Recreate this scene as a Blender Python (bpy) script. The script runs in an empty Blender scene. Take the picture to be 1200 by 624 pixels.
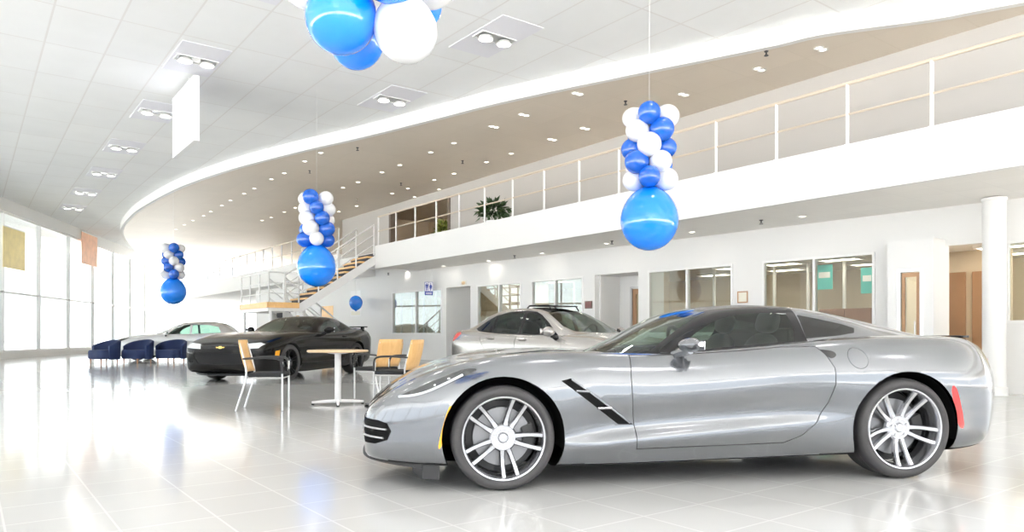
import bpy, bmesh, math, random
from mathutils import Vector, Matrix
from math import sin, cos, pi, radians, sqrt, atan2, hypot
random.seed(7)
SC = bpy.context.scene
COL = SC.collection

# ------------------------------------------------------------------ camera model
F, HZ, CH = 850.0, 392.0, 0.975          # focal length in px, horizon row, eye height (m)
YAW = radians(37.0)                      # the building's long axis against the view axis
CU, SU = cos(YAW), sin(YAW)

def at(px, py, Y):                       # point seen at (px, py) at distance Y
    return Vector(((px-600)/F*Y, Y, CH-(py-HZ)*Y/F))
def vu(x, y):                            # world -> building axes (v across, u along)
    return (x*CU+y*SU, -x*SU+y*CU)
def xy(v, u):                            # building axes -> world
    return (v*CU-u*SU, v*SU+u*CU)
def on_z(px, py, z):                     # point seen at (px, py) on the level plane z
    Y = (z-CH)*F/(HZ-py)
    return ((px-600)/F*Y, Y)
def on_line(px, P, D):                   # column px on the vertical plane through P along D -> (s, x, y)
    k = (px-600)/F
    s = (k*P[1]-P[0])/(D[0]-k*D[1])
    return s, P[0]+s*D[0], P[1]+s*D[1]

# ------------------------------------------------------------------ materials
def mat(name, col, rough=0.5, metal=0.0, coat=0.0, emit=None, estr=0.0, spec=0.5, trans=0.0, sheen=0.0, noise=None, bump=None, sss=0.0):
    m = bpy.data.materials.new(name); m.use_nodes = True
    nt = m.node_tree; b = nt.nodes['Principled BSDF']
    b.inputs['Base Color'].default_value = (*col, 1)
    b.inputs['Roughness'].default_value = rough
    b.inputs['Metallic'].default_value = metal
    b.inputs['Coat Weight'].default_value = coat
    b.inputs['Coat Roughness'].default_value = 0.03
    b.inputs['Specular IOR Level'].default_value = spec
    if emit:
        b.inputs['Emission Color'].default_value = (*emit, 1)
        b.inputs['Emission Strength'].default_value = estr
    if sss:
        b.inputs['Subsurface Weight'].default_value = sss
        b.inputs['Subsurface Radius'].default_value = (0.05, 0.05, 0.05)
    tc = nt.nodes.new('ShaderNodeTexCoord')
    if noise:
        scale, amt = noise
        n = nt.nodes.new('ShaderNodeTexNoise'); n.inputs['Scale'].default_value = scale; n.inputs['Detail'].default_value = 5
        r = nt.nodes.new('ShaderNodeMapRange'); r.inputs[3].default_value = 1-amt; r.inputs[4].default_value = 1+amt
        mx = nt.nodes.new('ShaderNodeMix'); mx.data_type = 'RGBA'; mx.blend_type = 'MULTIPLY'; mx.inputs[0].default_value = 1
        mx.inputs[6].default_value = (*col, 1)
        nt.links.new(tc.outputs['Object'], n.inputs['Vector']); nt.links.new(n.outputs['Fac'], r.inputs[0])
        nt.links.new(r.outputs[0], mx.inputs[7]); nt.links.new(mx.outputs[2], b.inputs['Base Color'])
    if bump:
        scale, d = bump
        n = nt.nodes.new('ShaderNodeTexNoise'); n.inputs['Scale'].default_value = scale
        bp = nt.nodes.new('ShaderNodeBump'); bp.inputs['Distance'].default_value = d; bp.inputs['Strength'].default_value = 0.6
        nt.links.new(tc.outputs['Object'], n.inputs['Vector']); nt.links.new(n.outputs['Fac'], bp.inputs['Height'])
        nt.links.new(bp.outputs[0], b.inputs['Normal'])
    return m

def glass(name, tint, refl=1.0, ior=1.5, base=0.0, rough=0.0, rcol=(1,1,1)):
    """thin sheet glass: straight-through tint plus a fresnel mirror"""
    m = bpy.data.materials.new(name); m.use_nodes = True
    nt = m.node_tree; nt.nodes.clear()
    o = nt.nodes.new('ShaderNodeOutputMaterial'); mx = nt.nodes.new('ShaderNodeMixShader')
    t = nt.nodes.new('ShaderNodeBsdfTransparent'); t.inputs[0].default_value = (*tint, 1)
    g = nt.nodes.new('ShaderNodeBsdfGlossy'); g.inputs[0].default_value = (*rcol, 1); g.inputs['Roughness'].default_value = rough
    f = nt.nodes.new('ShaderNodeFresnel'); f.inputs[0].default_value = ior
    a = nt.nodes.new('ShaderNodeMath'); a.operation = 'MULTIPLY_ADD'; a.inputs[1].default_value = refl; a.inputs[2].default_value = base; a.use_clamp = True
    nt.links.new(f.outputs[0], a.inputs[0]); nt.links.new(a.outputs[0], mx.inputs[0])
    nt.links.new(t.outputs[0], mx.inputs[1]); nt.links.new(g.outputs[0], mx.inputs[2]); nt.links.new(mx.outputs[0], o.inputs[0])
    return m

def grid_mat(name, col, line, w, h, ov, ou, gap, rough, spec=0.5, var=0.02, bump=0.0, coat=0.0):
    """tiles laid on the local x/y axes: w across x, h along y, joint width gap"""
    m = mat(name, col, rough, spec=spec, coat=coat); nt = m.node_tree; b = nt.nodes['Principled BSDF']
    tc = nt.nodes.new('ShaderNodeTexCoord'); mp = nt.nodes.new('ShaderNodeMapping')
    mp.inputs['Location'].default_value = (-ov, -ou, 0)
    br = nt.nodes.new('ShaderNodeTexBrick'); br.offset = 0; br.squash = 1
    br.inputs['Scale'].default_value = 1; br.inputs['Mortar Size'].default_value = gap; br.inputs['Mortar Smooth'].default_value = 0.2
    br.inputs['Brick Width'].default_value = w; br.inputs['Row Height'].default_value = h
    br.inputs['Color1'].default_value = tuple(c*(1-var) for c in col)+(1,)
    br.inputs['Color2'].default_value = tuple(min(1, c*(1+var)) for c in col)+(1,)
    br.inputs['Mortar'].default_value = (*line, 1)
    nt.links.new(tc.outputs['Object'], mp.inputs[0]); nt.links.new(mp.outputs[0], br.inputs['Vector'])
    n = nt.nodes.new('ShaderNodeTexNoise'); n.inputs['Scale'].default_value = 1.3; n.inputs['Detail'].default_value = 6
    r = nt.nodes.new('ShaderNodeMapRange'); r.inputs[3].default_value = 0.96; r.inputs[4].default_value = 1.03
    mx = nt.nodes.new('ShaderNodeMix'); mx.data_type = 'RGBA'; mx.blend_type = 'MULTIPLY'; mx.inputs[0].default_value = 1
    nt.links.new(tc.outputs['Object'], n.inputs['Vector']); nt.links.new(n.outputs['Fac'], r.inputs[0])
    nt.links.new(br.outputs['Color'], mx.inputs[6]); nt.links.new(r.outputs[0], mx.inputs[7]); nt.links.new(mx.outputs[2], b.inputs['Base Color'])
    return m

def wood_mat(name, c1, c2, scale=6.0):
    m = mat(name, c1, 0.42, coat=0.15); nt = m.node_tree; b = nt.nodes['Principled BSDF']
    tc = nt.nodes.new('ShaderNodeTexCoord'); mp = nt.nodes.new('ShaderNodeMapping'); mp.inputs['Scale'].default_value = (scale, scale, 1.2)
    n = nt.nodes.new('ShaderNodeTexNoise'); n.inputs['Scale'].default_value = 4; n.inputs['Detail'].default_value = 8; n.inputs['Distortion'].default_value = 0.8
    cr = nt.nodes.new('ShaderNodeValToRGB'); cr.color_ramp.elements[0].color = (*c1, 1); cr.color_ramp.elements[1].color = (*c2, 1)
    cr.color_ramp.elements[0].position = 0.35; cr.color_ramp.elements[1].position = 0.7
    nt.links.new(tc.outputs['Object'], mp.inputs[0]); nt.links.new(mp.outputs[0], n.inputs['Vector'])
    nt.links.new(n.outputs['Fac'], cr.inputs[0]); nt.links.new(cr.outputs[0], b.inputs['Base Color'])
    return m

M = dict(
    floor=grid_mat('polished_floor_tile', (0.60, 0.595, 0.585), (0.71, 0.705, 0.695), 0.457, 0.457, 0.157, 0.39, 0.006, 0.11, spec=0.45, var=0.012),
    ceil=grid_mat('ceiling_tile', (0.90, 0.91, 0.91), (0.82, 0.81, 0.80), 0.96, 1.87, 4.03, 13.8, 0.018, 0.8, spec=0.1, var=0.015),
    tan=grid_mat('tan_ceiling_tile', (0.68, 0.605, 0.515), (0.65, 0.575, 0.485), 1.22, 1.22, 0, 0, 0.012, 0.45, spec=0.35, var=0.02),
    soffit=grid_mat('soffit_tile', (0.86, 0.845, 0.81), (0.83, 0.815, 0.785), 0.61, 0.61, 0, 0, 0.01, 0.7, spec=0.2, var=0.012),
    white=mat('white_paint', (0.80, 0.797, 0.785), 0.55, spec=0.3, noise=(1.2, 0.015)),
    upper=mat('warm_grey_upper_wall', (0.41, 0.395, 0.375), 0.28, spec=0.5, noise=(0.35, 0.07)),
    trim=mat('white_metal_trim', (0.84, 0.84, 0.83), 0.35, spec=0.4),
    rail=mat('beige_rail_paint', (0.50, 0.43, 0.34), 0.35),
    grey=mat('grey_paint', (0.55, 0.55, 0.54), 0.6, noise=(2, 0.02)),
    conc=mat('pale_concrete', (0.82, 0.82, 0.82), 0.9, noise=(0.6, 0.05)),
    glassw=glass('window_glass', (0.92, 0.95, 0.93), 0.5, 1.45, 0.0),
    glassf=glass('facade_glass', (0.97, 0.985, 0.98), 0.6, 1.45),
    carpet=mat('office_carpet', (0.33, 0.29, 0.25), 0.95, noise=(40, 0.15)),
    beige=mat('office_beige_wall', (0.66, 0.56, 0.42), 0.7, noise=(1.5, 0.03)),
    lampw=mat('warm_lamp_panel', (0.9, 0.85, 0.75), 0.5, emit=(1, 0.90, 0.74), estr=5.0),
    lampd=mat('downlight_lamp', (0.9, 0.88, 0.8), 0.4, emit=(1, 0.92, 0.78), estr=6.0),
    lampt=mat('accent_lamp', (0.9, 0.9, 0.88), 0.4, emit=(1, 0.96, 0.88), estr=14.0),
    steel=mat('brushed_steel', (0.62, 0.62, 0.62), 0.28, metal=1.0),
    chrome=mat('chrome', (0.86, 0.86, 0.87), 0.07, metal=1.0),
    silverp=mat('silver_paint', (0.80, 0.80, 0.81), 0.30, metal=0.25, spec=0.6),
    dark=mat('dark_metal', (0.06, 0.06, 0.06), 0.45, metal=0.4),
    black=mat('black_plastic', (0.018, 0.018, 0.019), 0.38),
    fabric=mat('black_fabric', (0.02, 0.021, 0.023), 0.85, sheen=0.3, bump=(300, 0.001)),
    navy=mat('navy_upholstery', (0.018, 0.035, 0.11), 0.7, bump=(200, 0.001)),
    maple=wood_mat('maple_veneer', (0.80, 0.50, 0.21), (0.72, 0.42, 0.16)),
    mapleL=wood_mat('pale_table_laminate', (0.76, 0.55, 0.34), (0.70, 0.49, 0.29)),
    redwood=wood_mat('reddish_wood', (0.42, 0.21, 0.11), (0.34, 0.16, 0.08)),
    tread=mat('dark_stair_carpet', (0.075, 0.075, 0.08), 0.9, noise=(30, 0.2)),
    bblue=mat('blue_latex', (0.002, 0.20, 0.80), 0.16, spec=0.6, coat=0.4),
    bblue2=mat('royal_blue_latex', (0.004, 0.09, 0.46), 0.2, spec=0.6, coat=0.3),
    bwhite=mat('pearl_white_latex', (0.80, 0.80, 0.81), 0.2, spec=0.6, coat=0.3),
    string=mat('white_string', (0.75, 0.75, 0.75), 0.7),
    leaf=mat('leaf_green', (0.035, 0.075, 0.025), 0.5, noise=(9, 0.4)),
    leafy=mat('yellow_green_leaf', (0.20, 0.24, 0.04), 0.5, noise=(9, 0.3)),
    soil=mat('potting_soil', (0.05, 0.035, 0.025), 0.95),
    yellow=mat('yellow_glaze', (0.80, 0.68, 0.16), 0.35),
    blues=mat('sign_blue', (0.02, 0.045, 0.30), 0.4),
    signw=mat('sign_white', (0.85, 0.85, 0.86), 0.4),
    lilac=mat('lilac_white_board', (0.62, 0.62, 0.71), 0.45),
    lilact=mat('pale_lilac_tile', (0.84, 0.84, 0.89), 0.5),
    paper=mat('cream_paper', (0.80, 0.78, 0.68), 0.7, noise=(20, 0.03)),
    plaque=mat('dark_red_plaque', (0.12, 0.025, 0.02), 0.35),
    orange=mat('orange_print', (0.90, 0.52, 0.34), 0.5, noise=(3, 0.3)),
    yellowp=mat('yellow_print', (0.88, 0.74, 0.36), 0.5, noise=(3, 0.2)),
    teal=mat('teal_print', (0.10, 0.50, 0.46), 0.5, noise=(3, 0.2)),
    brown=mat('brown_panel', (0.38, 0.22, 0.12), 0.5, noise=(2, 0.1)),
    frame=mat('dark_frame', (0.10, 0.07, 0.05), 0.4),
)

# ------------------------------------------------------------------ mesh helpers
class MB:
    def __init__(s): s.v = []; s.f = []; s.m = []; s.cur = 0
    def add(s, vs, fs):
        o = len(s.v); s.v += [tuple(p) for p in vs]
        for f in fs: s.f.append(tuple(i+o for i in f)); s.m.append(s.cur)
        return s
    def box(s, x0, x1, y0, y1, z0, z1):
        x0, x1 = min(x0, x1), max(x0, x1); y0, y1 = min(y0, y1), max(y0, y1); z0, z1 = min(z0, z1), max(z0, z1)
        return s.add([(x0,y0,z0),(x1,y0,z0),(x1,y1,z0),(x0,y1,z0),(x0,y0,z1),(x1,y0,z1),(x1,y1,z1),(x0,y1,z1)],
                     [(0,3,2,1),(4,5,6,7),(0,1,5,4),(1,2,6,5),(2,3,7,6),(3,0,4,7)])
    def prism(s, poly, d0, d1, axis='z'):
        n = len(poly)
        def P(a, b, d): return {'z': (a, b, d), 'y': (a, d, b), 'x': (d, a, b)}[axis]
        vs = [P(a, b, d0) for a, b in poly]+[P(a, b, d1) for a, b in poly]
        ar = sum(poly[i][0]*poly[(i+1) % n][1]-poly[(i+1) % n][0]*poly[i][1] for i in range(n))
        flip = (ar < 0) ^ (axis == 'y') ^ (d1 < d0)
        fs = [tuple(range(n-1, -1, -1)), tuple(range(n, 2*n))]+[(i, (i+1) % n, n+(i+1) % n, n+i) for i in range(n)]
        if flip: fs = [tuple(reversed(f)) for f in fs]
        return s.add(vs, fs)
    def tube(s, path, r, seg=8, caps=True, closed=False):
        pts = [Vector(p) for p in path]; n = len(pts)
        rs = r if isinstance(r, (list, tuple)) else [r]*n
        vs = []; up = None
        for i, p in enumerate(pts):
            if closed: t = pts[(i+1) % n]-pts[i-1]
            else: t = pts[min(i+1, n-1)]-pts[max(i-1, 0)]
            t.normalize()
            if up is None:
                up = Vector((0, 0, 1)) if abs(t.z) < 0.9 else Vector((1, 0, 0))
            a = t.cross(up)
            if a.length < 1e-5: a = t.orthogonal()
            a.normalize(); b = a.cross(t).normalized(); up = b
            for k in range(seg):
                w = 2*pi*k/seg
                vs.append(p+a*cos(w)*rs[i]+b*sin(w)*rs[i])
        fs = []
        for i in range(n if closed else n-1):
            j = (i+1) % n
            for k in range(seg):
                k2 = (k+1) % seg
                fs.append((i*seg+k, j*seg+k, j*seg+k2, i*seg+k2))
        if caps and not closed:
            fs.append(tuple(range(seg))); fs.append(tuple((n-1)*seg+k for k in range(seg-1, -1, -1)))
        return s.add(vs, fs)
    def lathe(s, prof, seg=24, axis='z', c=(0,0,0), closed=False):
        vs = []; n = len(prof)
        for k in range(seg):
            w = 2*pi*k/seg
            for r, h in prof:
                p = (r*cos(w), r*sin(w), h)
                if axis == 'y': p = (p[0], p[2], p[1])
                elif axis == 'x': p = (p[2], p[0], p[1])
                vs.append((p[0]+c[0], p[1]+c[1], p[2]+c[2]))
        fs = []
        for k in range(seg):
            k2 = (k+1) % seg
            for i in range(n if closed else n-1):
                j = (i+1) % n
                f = (k*n+i, k2*n+i, k2*n+j, k*n+j)
                fs.append(f if axis != 'y' else f[::-1])
        return s.add(vs, fs)
    def ball(s, c, r, seg=16, rings=10):
        if not isinstance(r, (tuple, list)): r = (r, r, r)
        vs = [(c[0], c[1], c[2]-r[2])]
        for i in range(1, rings):
            a = -pi/2+pi*i/rings
            for k in range(seg):
                w = 2*pi*k/seg
                vs.append((c[0]+r[0]*cos(a)*cos(w), c[1]+r[1]*cos(a)*sin(w), c[2]+r[2]*sin(a)))
        vs.append((c[0], c[1], c[2]+r[2])); N = len(vs)-1
        fs = []
        for k in range(seg):
            k2 = (k+1) % seg
            fs.append((0, 1+k2, 1+k))
            for i in range(rings-2):
                a = 1+i*seg; b = a+seg
                fs.append((a+k, a+k2, b+k2, b+k))
            a = 1+(rings-2)*seg
            fs.append((a+k, a+k2, N))
        return s.add(vs, fs)
    def grid(s, rows, closed=False):
        n = len(rows[0]); vs = [p for r in rows for p in r]; fs = []
        for i in range(len(rows)-1):
            for k in range(n if closed else n-1):
                k2 = (k+1) % n
                fs.append((i*n+k, i*n+k2, (i+1)*n+k2, (i+1)*n+k))
        return s.add(vs, fs)
    def xf(s, mt):
        s.v = [tuple(mt @ Vector(p)) for p in s.v]; return s
    def build(s, name, m, parent=None, smooth=False, bevel=0.0, bseg=2, angle=35, weld=False, loc=None, rotz=None):
        me = bpy.data.meshes.new(name); me.from_pydata(s.v, [], s.f)
        ms = m if isinstance(m, (list, tuple)) else [m]
        for k in ms: me.materials.append(k)
        if len(ms) > 1:
            for p, i in zip(me.polygons, s.m): p.material_index = i
        bm = bmesh.new(); bm.from_mesh(me)
        if weld: bmesh.ops.remove_doubles(bm, verts=bm.verts, dist=1e-5)
        bmesh.ops.recalc_face_normals(bm, faces=bm.faces)
        bm.to_mesh(me); bm.free()
        o = bpy.data.objects.new(name, me); COL.objects.link(o)
        if parent: o.parent = parent
        if loc is not None: o.location = loc
        if rotz is not None: o.rotation_euler = (0, 0, rotz)
        if smooth: shade(me, angle)
        if bevel:
            b = o.modifiers.new('bevel', 'BEVEL'); b.width = bevel; b.segments = bseg; b.limit_method = 'ANGLE'; b.angle_limit = radians(40)
        return o

def shade(me, angle=35):
    me.polygons.foreach_set('use_smooth', [True]*len(me.polygons))
    if angle < 180:
        try: me.set_sharp_from_angle(angle=radians(angle))
        except Exception: pass

def tag(o, label=None, cat=None, group=None, kind=None):
    if label: o['label'] = label
    if cat: o['category'] = cat
    if group: o['group'] = group
    if kind: o['kind'] = kind
    return o
def thing(name, label, cat, loc=(0,0,0), rotz=0.0, group=None):
    o = bpy.data.objects.new(name, None); COL.objects.link(o)
    o.location = loc; o.rotation_euler = (0, 0, rotz); o.empty_display_size = 0.2
    return tag(o, label, cat, group)
def struct(name, mb, m, bldg=True, **k):
    o = mb.build(name, m, rotz=YAW if bldg else None, **k)
    o['kind'] = 'structure'
    return o
def dup(root, loc, rotz=None, label=None, group=None):
    r = root.copy(); COL.objects.link(r); r.location = loc
    if rotz is not None: r.rotation_euler = (0, 0, rotz)
    if label: r['label'] = label
    if group: r['group'] = group
    for ch in list(root.children):
        c = ch.copy(); COL.objects.link(c); c.parent = r
        for g in ch.children:
            d = g.copy(); COL.objects.link(d); d.parent = c
    return r
def spl(pts, n, closed=False):
    """Catmull-Rom through 2D/3D points, n samples per span"""
    P = [Vector(p) for p in pts]; N = len(P); out = []
    for i in range(N if closed else N-1):
        if closed: a, b, c, d = P[i-1], P[i], P[(i+1) % N], P[(i+2) % N]
        else:
            b, c = P[i], P[i+1]
            a = P[i-1] if i else b*2-c
            d = P[i+2] if i+2 < N else c*2-b
        for k in range(n):
            t = k/n
            out.append(0.5*((2*b)+(c-a)*t+(2*a-5*b+4*c-d)*t*t+(3*b-a-3*c+d)*t**3))
    if not closed: out.append(P[-1])
    return out
WORLD, EXPO, LAMP, SUN = 2.4, 0.38, 7.0, 62.0
# ================================================================== THE BUILDING
Z_TILE, Z_TAN, Z_FT, Z_FB = 6.30, 6.00, 3.905, 3.15
V_F, U_END = 10.85, 21.96                # mezzanine front, and where its straight run stops at the stair

# ceiling edge: the curve that parts the high tile ceiling from the lower tan one, as (v, u)
edge_px = [(1199,5),(1096,24),(968,41.7),(900,57),(756,86),(594,120),(520,138.5),(428,161.5),(351,179),(274,199),(216,219),(178,238),(155,254),(144,273)]
EDGE = [vu(*on_z(x, y, Z_TAN)) for x, y in edge_px]
EDGE = [(v, u) for v, u in EDGE]
v0, u0 = EDGE[0]
EDGE = [(v0+6.2, u0-16.0), (v0+2.7, u0-6.0)]+EDGE+[(EDGE[-1][0]+1.9, EDGE[-1][1]+8), (EDGE[-1][0]+5.0, EDGE[-1][1]+16)]
EDGE = [tuple(p) for p in spl(EDGE, 8)]
u_lo, u_hi = EDGE[0][1], EDGE[-1][1]

flo = MB(); flo.box(-14, 26, -16, 62, -0.2, 0.0)
struct('floor', flo, M['floor'])

def strip(mb, za, zb, side):             # slab between the curve and a straight far side
    n = len(EDGE); vs = []; fs = []
    for v, u in EDGE: vs += [(v, u, za), (v, u, zb), (side, u, za), (side, u, zb)]
    for i in range(n-1):
        a, b = i*4, i*4+4
        fs += [(a, b, b+2, a+2), (a+1, a+3, b+3, b+1), (a, a+1, b+1, b), (a+2, b+2, b+3, a+3)]
    fs += [(0, 2, 3, 1), (4*(n-1), 4*(n-1)+1, 4*(n-1)+3, 4*(n-1)+2)]
    mb.add(vs, fs)
c = MB(); strip(c, Z_TILE, Z_TILE+0.2, -14.0)
struct('ceiling', c, M['ceil'])
c = MB(); strip(c, Z_TAN, Z_TAN+0.25, 26.0)
struct('ceiling_upper_lobby', c, M['tan'])
# bulkhead: the white band that follows the curve
c = MB(); vs = []; fs = []
for i, (v, u) in enumerate(EDGE):
    q = EDGE[min(i+1, len(EDGE)-1)]; p = EDGE[max(i-1, 0)]
    d = Vector((q[0]-p[0], q[1]-p[1])).normalized(); nx, ny = d.y, -d.x
    s = 1 if nx > 0 else -1
    nx, ny = nx*s, ny*s
    vs += [(v-nx*0.10, u-ny*0.10, Z_TAN-0.012), (v+nx*0.03, u+ny*0.03, Z_TAN-0.012), (v+nx*0.03, u+ny*0.03, Z_TILE+0.05), (v-nx*0.10, u-ny*0.10, Z_TILE+0.05)]
for i in range(len(EDGE)-1):
    for k in range(4): fs.append((i*4+k, i*4+(k+1) % 4, i*4+4+(k+1) % 4, i*4+4+k))
c.add(vs, fs); struct('trim_ceiling_curve', c, M['white'], smooth=True, angle=40)

# ---- office wall: its own axis, a little off the mezzanine's
dA = (2.5-CH)*F/(HZ-334.5); dB = (2.5-CH)*F/(HZ-295.3)
PA = at(559, 334.5, dA); PB = at(1025.5, 295.3, dB)
WD = Vector((PB.x-PA.x, PB.y-PA.y, 0)).normalized(); WROT = atan2(WD.y, WD.x)
WP = (PA.x, PA.y); WZ0, WZT = 0.97, 2.50
def ws(px, d=0.0): return on_line(px, (WP[0]-WD.y*d, WP[1]+WD.x*d), (WD.x, WD.y))[0]   # d = depth behind the wall face
def wstruct(name, mb, m, **k):           # local x along the wall to the right, local y into the wall
    o = mb.build(name, m, loc=(WP[0], WP[1], 0), rotz=WROT, **k); o['kind'] = 'structure'; return o
TH = 0.16
wall = MB()
S_L, S_R = ws(300), ws(1600)
solids = [(ws(300), ws(459.6)), (ws(518), ws(523)), (ws(551.4), ws(559)), (ws(611), ws(622.7)), (ws(683.5), ws(697)), (ws(748), ws(759)),
          (ws(859), ws(893)), (ws(1025.5), ws(1040)), (ws(1420), S_R)]
for a, b in solids: wall.box(a, b, 0, TH, 0, WZT)
wall.box(S_L, S_R, 0, TH, WZT, 3.6)
wins = [(459.6, 518, 487.5), (559, 611, 585), (622.7, 683.5, 650.5), (759.5, 859, 805), (893.3, 1025.5, 954)]
for a, b, m_ in wins: wall.box(ws(a), ws(b), 0, TH, 0, WZ0)
wall.box(ws(1178), ws(1420), 0, TH, 0, 1.15)
wstruct('wall_office', wall, M['white'])
base = MB()
for a, b in solids+[(ws(a), ws(b)) for a, b, m_ in wins]: base.box(a, b, -0.015, 0.0, 0, 0.1)
wstruct('baseboard_office', base, M['grey'])
for i, (a, b, m_) in enumerate(wins+[(1178, 1420, 1300)]):
    z0 = WZ0 if i < 5 else 1.15
    f = MB(); sa, sb, sm = ws(a), ws(b), ws(m_); w = 0.05
    f.box(sa, sb, -0.02, 0.09, WZT-w, WZT); f.box(sa, sb, -0.03, 0.09, z0, z0+w)
    f.box(sa, sa+w, -0.02, 0.09, z0+w, WZT-w); f.box(sb-w, sb, -0.02, 0.09, z0+w, WZT-w); f.box(sm-w/2, sm+w/2, -0.02, 0.09, z0+w, WZT-w)
    o = wstruct('window_%d' % (i+1), f, M['trim'], bevel=0.004)
    for p, q in ((sa+w, sm-w/2), (sm+w/2, sb-w)):
        g = MB(); g.box(p, q, 0.03, 0.036, z0+w, WZT-w)
        g.build('pane', M['glassw'], o)

# rooms behind the wall (two depths of office, lit by ceiling panels)
room = MB()
DP = 6.2
room.box(S_L, S_R, TH, DP, -0.01, 0.004)
wstruct('floor_offices', room, M['carpet'])
room = MB(); room.box(S_L, S_R, TH, DP+0.1, 2.75, 2.85)
wstruct('ceiling_offices', room, M['soffit'])
room = MB(); room.box(S_L, S_R, DP, DP+0.1, 0, 2.85)
wstruct('wall_office_back', room, M['beige'])
for px in (521, 554, 693, 1033):
    part = MB(); s = ws(px); part.box(s-0.05, s+0.05, TH, 3.2, 0, 2.75)
    wstruct('wall_office_partition', part, M['beige'])
inner = MB()                              # inner glazed corridor line with white posts
for k in range(46):
    s = S_L+0.9*k
    if s < ws(1040): inner.box(s-0.03, s+0.03, 3.4, 3.46, 0, 2.75)
wstruct('trim_inner_glazing', inner, M['trim'])
OL = []
for k, s in enumerate([ws(470), ws(495), ws(571), ws(596), ws(640), ws(668), ws(715), ws(775), ws(800), ws(835), ws(905), ws(945), ws(985), ws(1015), ws(1060), ws(1110)]):
    for j, y in enumerate((1.5, 3.0, 4.6)):
        if (k*7+j*3) % 5 == 0: continue
        if any(abs(s-a)<1.3 and abs(y-b)<0.7 for a, b in OL): continue
        OL.append((s, y))
        l = MB(); l.box(s-0.42, s+0.42, y-0.22, y+0.22, 2.715, 2.749)
        o = l.build('office_light', M['lampw'], loc=(WP[0], WP[1], 0), rotz=WROT)
        tag(o, 'lit rectangular ceiling panel seen through the office windows', 'ceiling light', 'lit panels in the office ceilings')
        fr = MB(); fr.box(s-0.46, s+0.46, y-0.26, y-0.22, 2.70, 2.75); fr.box(s-0.46, s+0.46, y+0.22, y+0.26, 2.70, 2.75)
        fr.box(s-0.46, s-0.42, y-0.22, y+0.22, 2.70, 2.75); fr.box(s+0.42, s+0.46, y-0.22, y+0.22, 2.70, 2.75)
        fr.build('frame', M['trim'], o)

# door alcoves
a0, a1 = ws(697), ws(748)
al = MB()
d0, d1 = a0+0.42, a0+1.42
al.box(a0, d0, 0.9, 1.0, 0, WZT); al.box(d1, a1, 0.9, 1.0, 0, WZT); al.box(d0, d1, 0.9, 1.0, 2.22, WZT)
al.box(a0-0.02, a0+0.06, TH, 0.9, 0, WZT); al.box(a1-0.06, a1+0.02, TH, 0.9, 0, WZT); al.box(a0, a1, TH, 1.0, WZT, WZT+0.08)
wstruct('wall_alcove', al, M['white'])
def door(n, s0, s1, y, zt, m, st=0.11):
    f = MB()
    f.box(s0, s0+0.06, y-0.03, y+0.08, 0, zt); f.box(s1-0.06, s1, y-0.03, y+0.08, 0, zt); f.box(s0+0.06, s1-0.06, y-0.03, y+0.08, zt-0.06, zt)
    o = wstruct('door_%d' % n, f, M['steel'], bevel=0.004)
    l = MB(); a, b = s0+0.07, s1-0.07
    l.box(a, a+st, y, y+0.04, 0.01, zt-0.07); l.box(b-st, b, y, y+0.04, 0.01, zt-0.07)
    l.box(a+st, b-st, y, y+0.04, 0.01, 0.25); l.box(a+st, b-st, y, y+0.04, zt-0.09-st, zt-0.07)
    lf = l.build('leaf', m, o)
    g = MB(); g.box(a+st, b-st, y+0.017, y+0.023, 0.25, zt-0.09-st); g.build('pane', M['glassw'], lf)
    h = MB(); h.tube([(b-0.06, y-0.045, 0.9), (b-0.06, y-0.045, 1.2)], 0.012); h.tube([(b-0.06, y-0.045, 0.93), (b-0.06, y, 0.93)], 0.009); h.tube([(b-0.06, y-0.045, 1.17), (b-0.06, y, 1.17)], 0.009)
    h.build('handle', M['steel'], lf, smooth=True)
door(1, d0, d1, 0.92, 2.22, M['brown'])
# plain white recess beside the left window
r0, r1 = ws(523), ws(551.4)
al = MB(); al.box(r0, r1, 1.1, 1.2, 0, 2.75); al.box(r0-0.05, r0, TH, 1.1, 0, 2.75); al.box(r1, r1+0.05, TH, 1.1, 0, 2.75)
wstruct('wall_recess', al, M['white'])
# white box with the right-hand door
QB = (WP[0]+WD.y*0.55, WP[1]-WD.x*0.55)
wb = lambda px: on_line(px, QB, (WD.x, WD.y))[0]
b0, b1, e0, e1 = wb(1040), wb(1094), wb(1051), wb(1082)
al = MB()
al.box(b0, e0, -0.55, -0.43, 0, WZT); al.box(e1, b1, -0.55, -0.43, 0, WZT); al.box(e0, e1, -0.55, -0.43, 2.1, WZT)
al.box(b0, b0+0.1, -0.43, 0.0, 0, WZT); al.box(b1-0.10, b1, -0.43, TH, 0, WZT); al.box(b0, b1, -0.55, 0, WZT, WZT+0.1)
wstruct('wall_entry_box', al, M['white'])
door(2, e0, e1, -0.52, 2.1, M['brown'], 0.05)
# deep hall at the right, with brown panels
al = MB(); al.box(ws(1085, 3.6), ws(1185, 3.6), 3.6, 3.7, 0, 2.75)
wstruct('wall_right_hall', al, M['beige'])
al = MB()
for px in (1104, 1139): al.box(ws(px, 3.54), ws(px, 3.54)+0.45, 3.54, 3.6, 0, 2.3)
wstruct('trim_right_hall', al, M['brown'], bevel=0.01)
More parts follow.
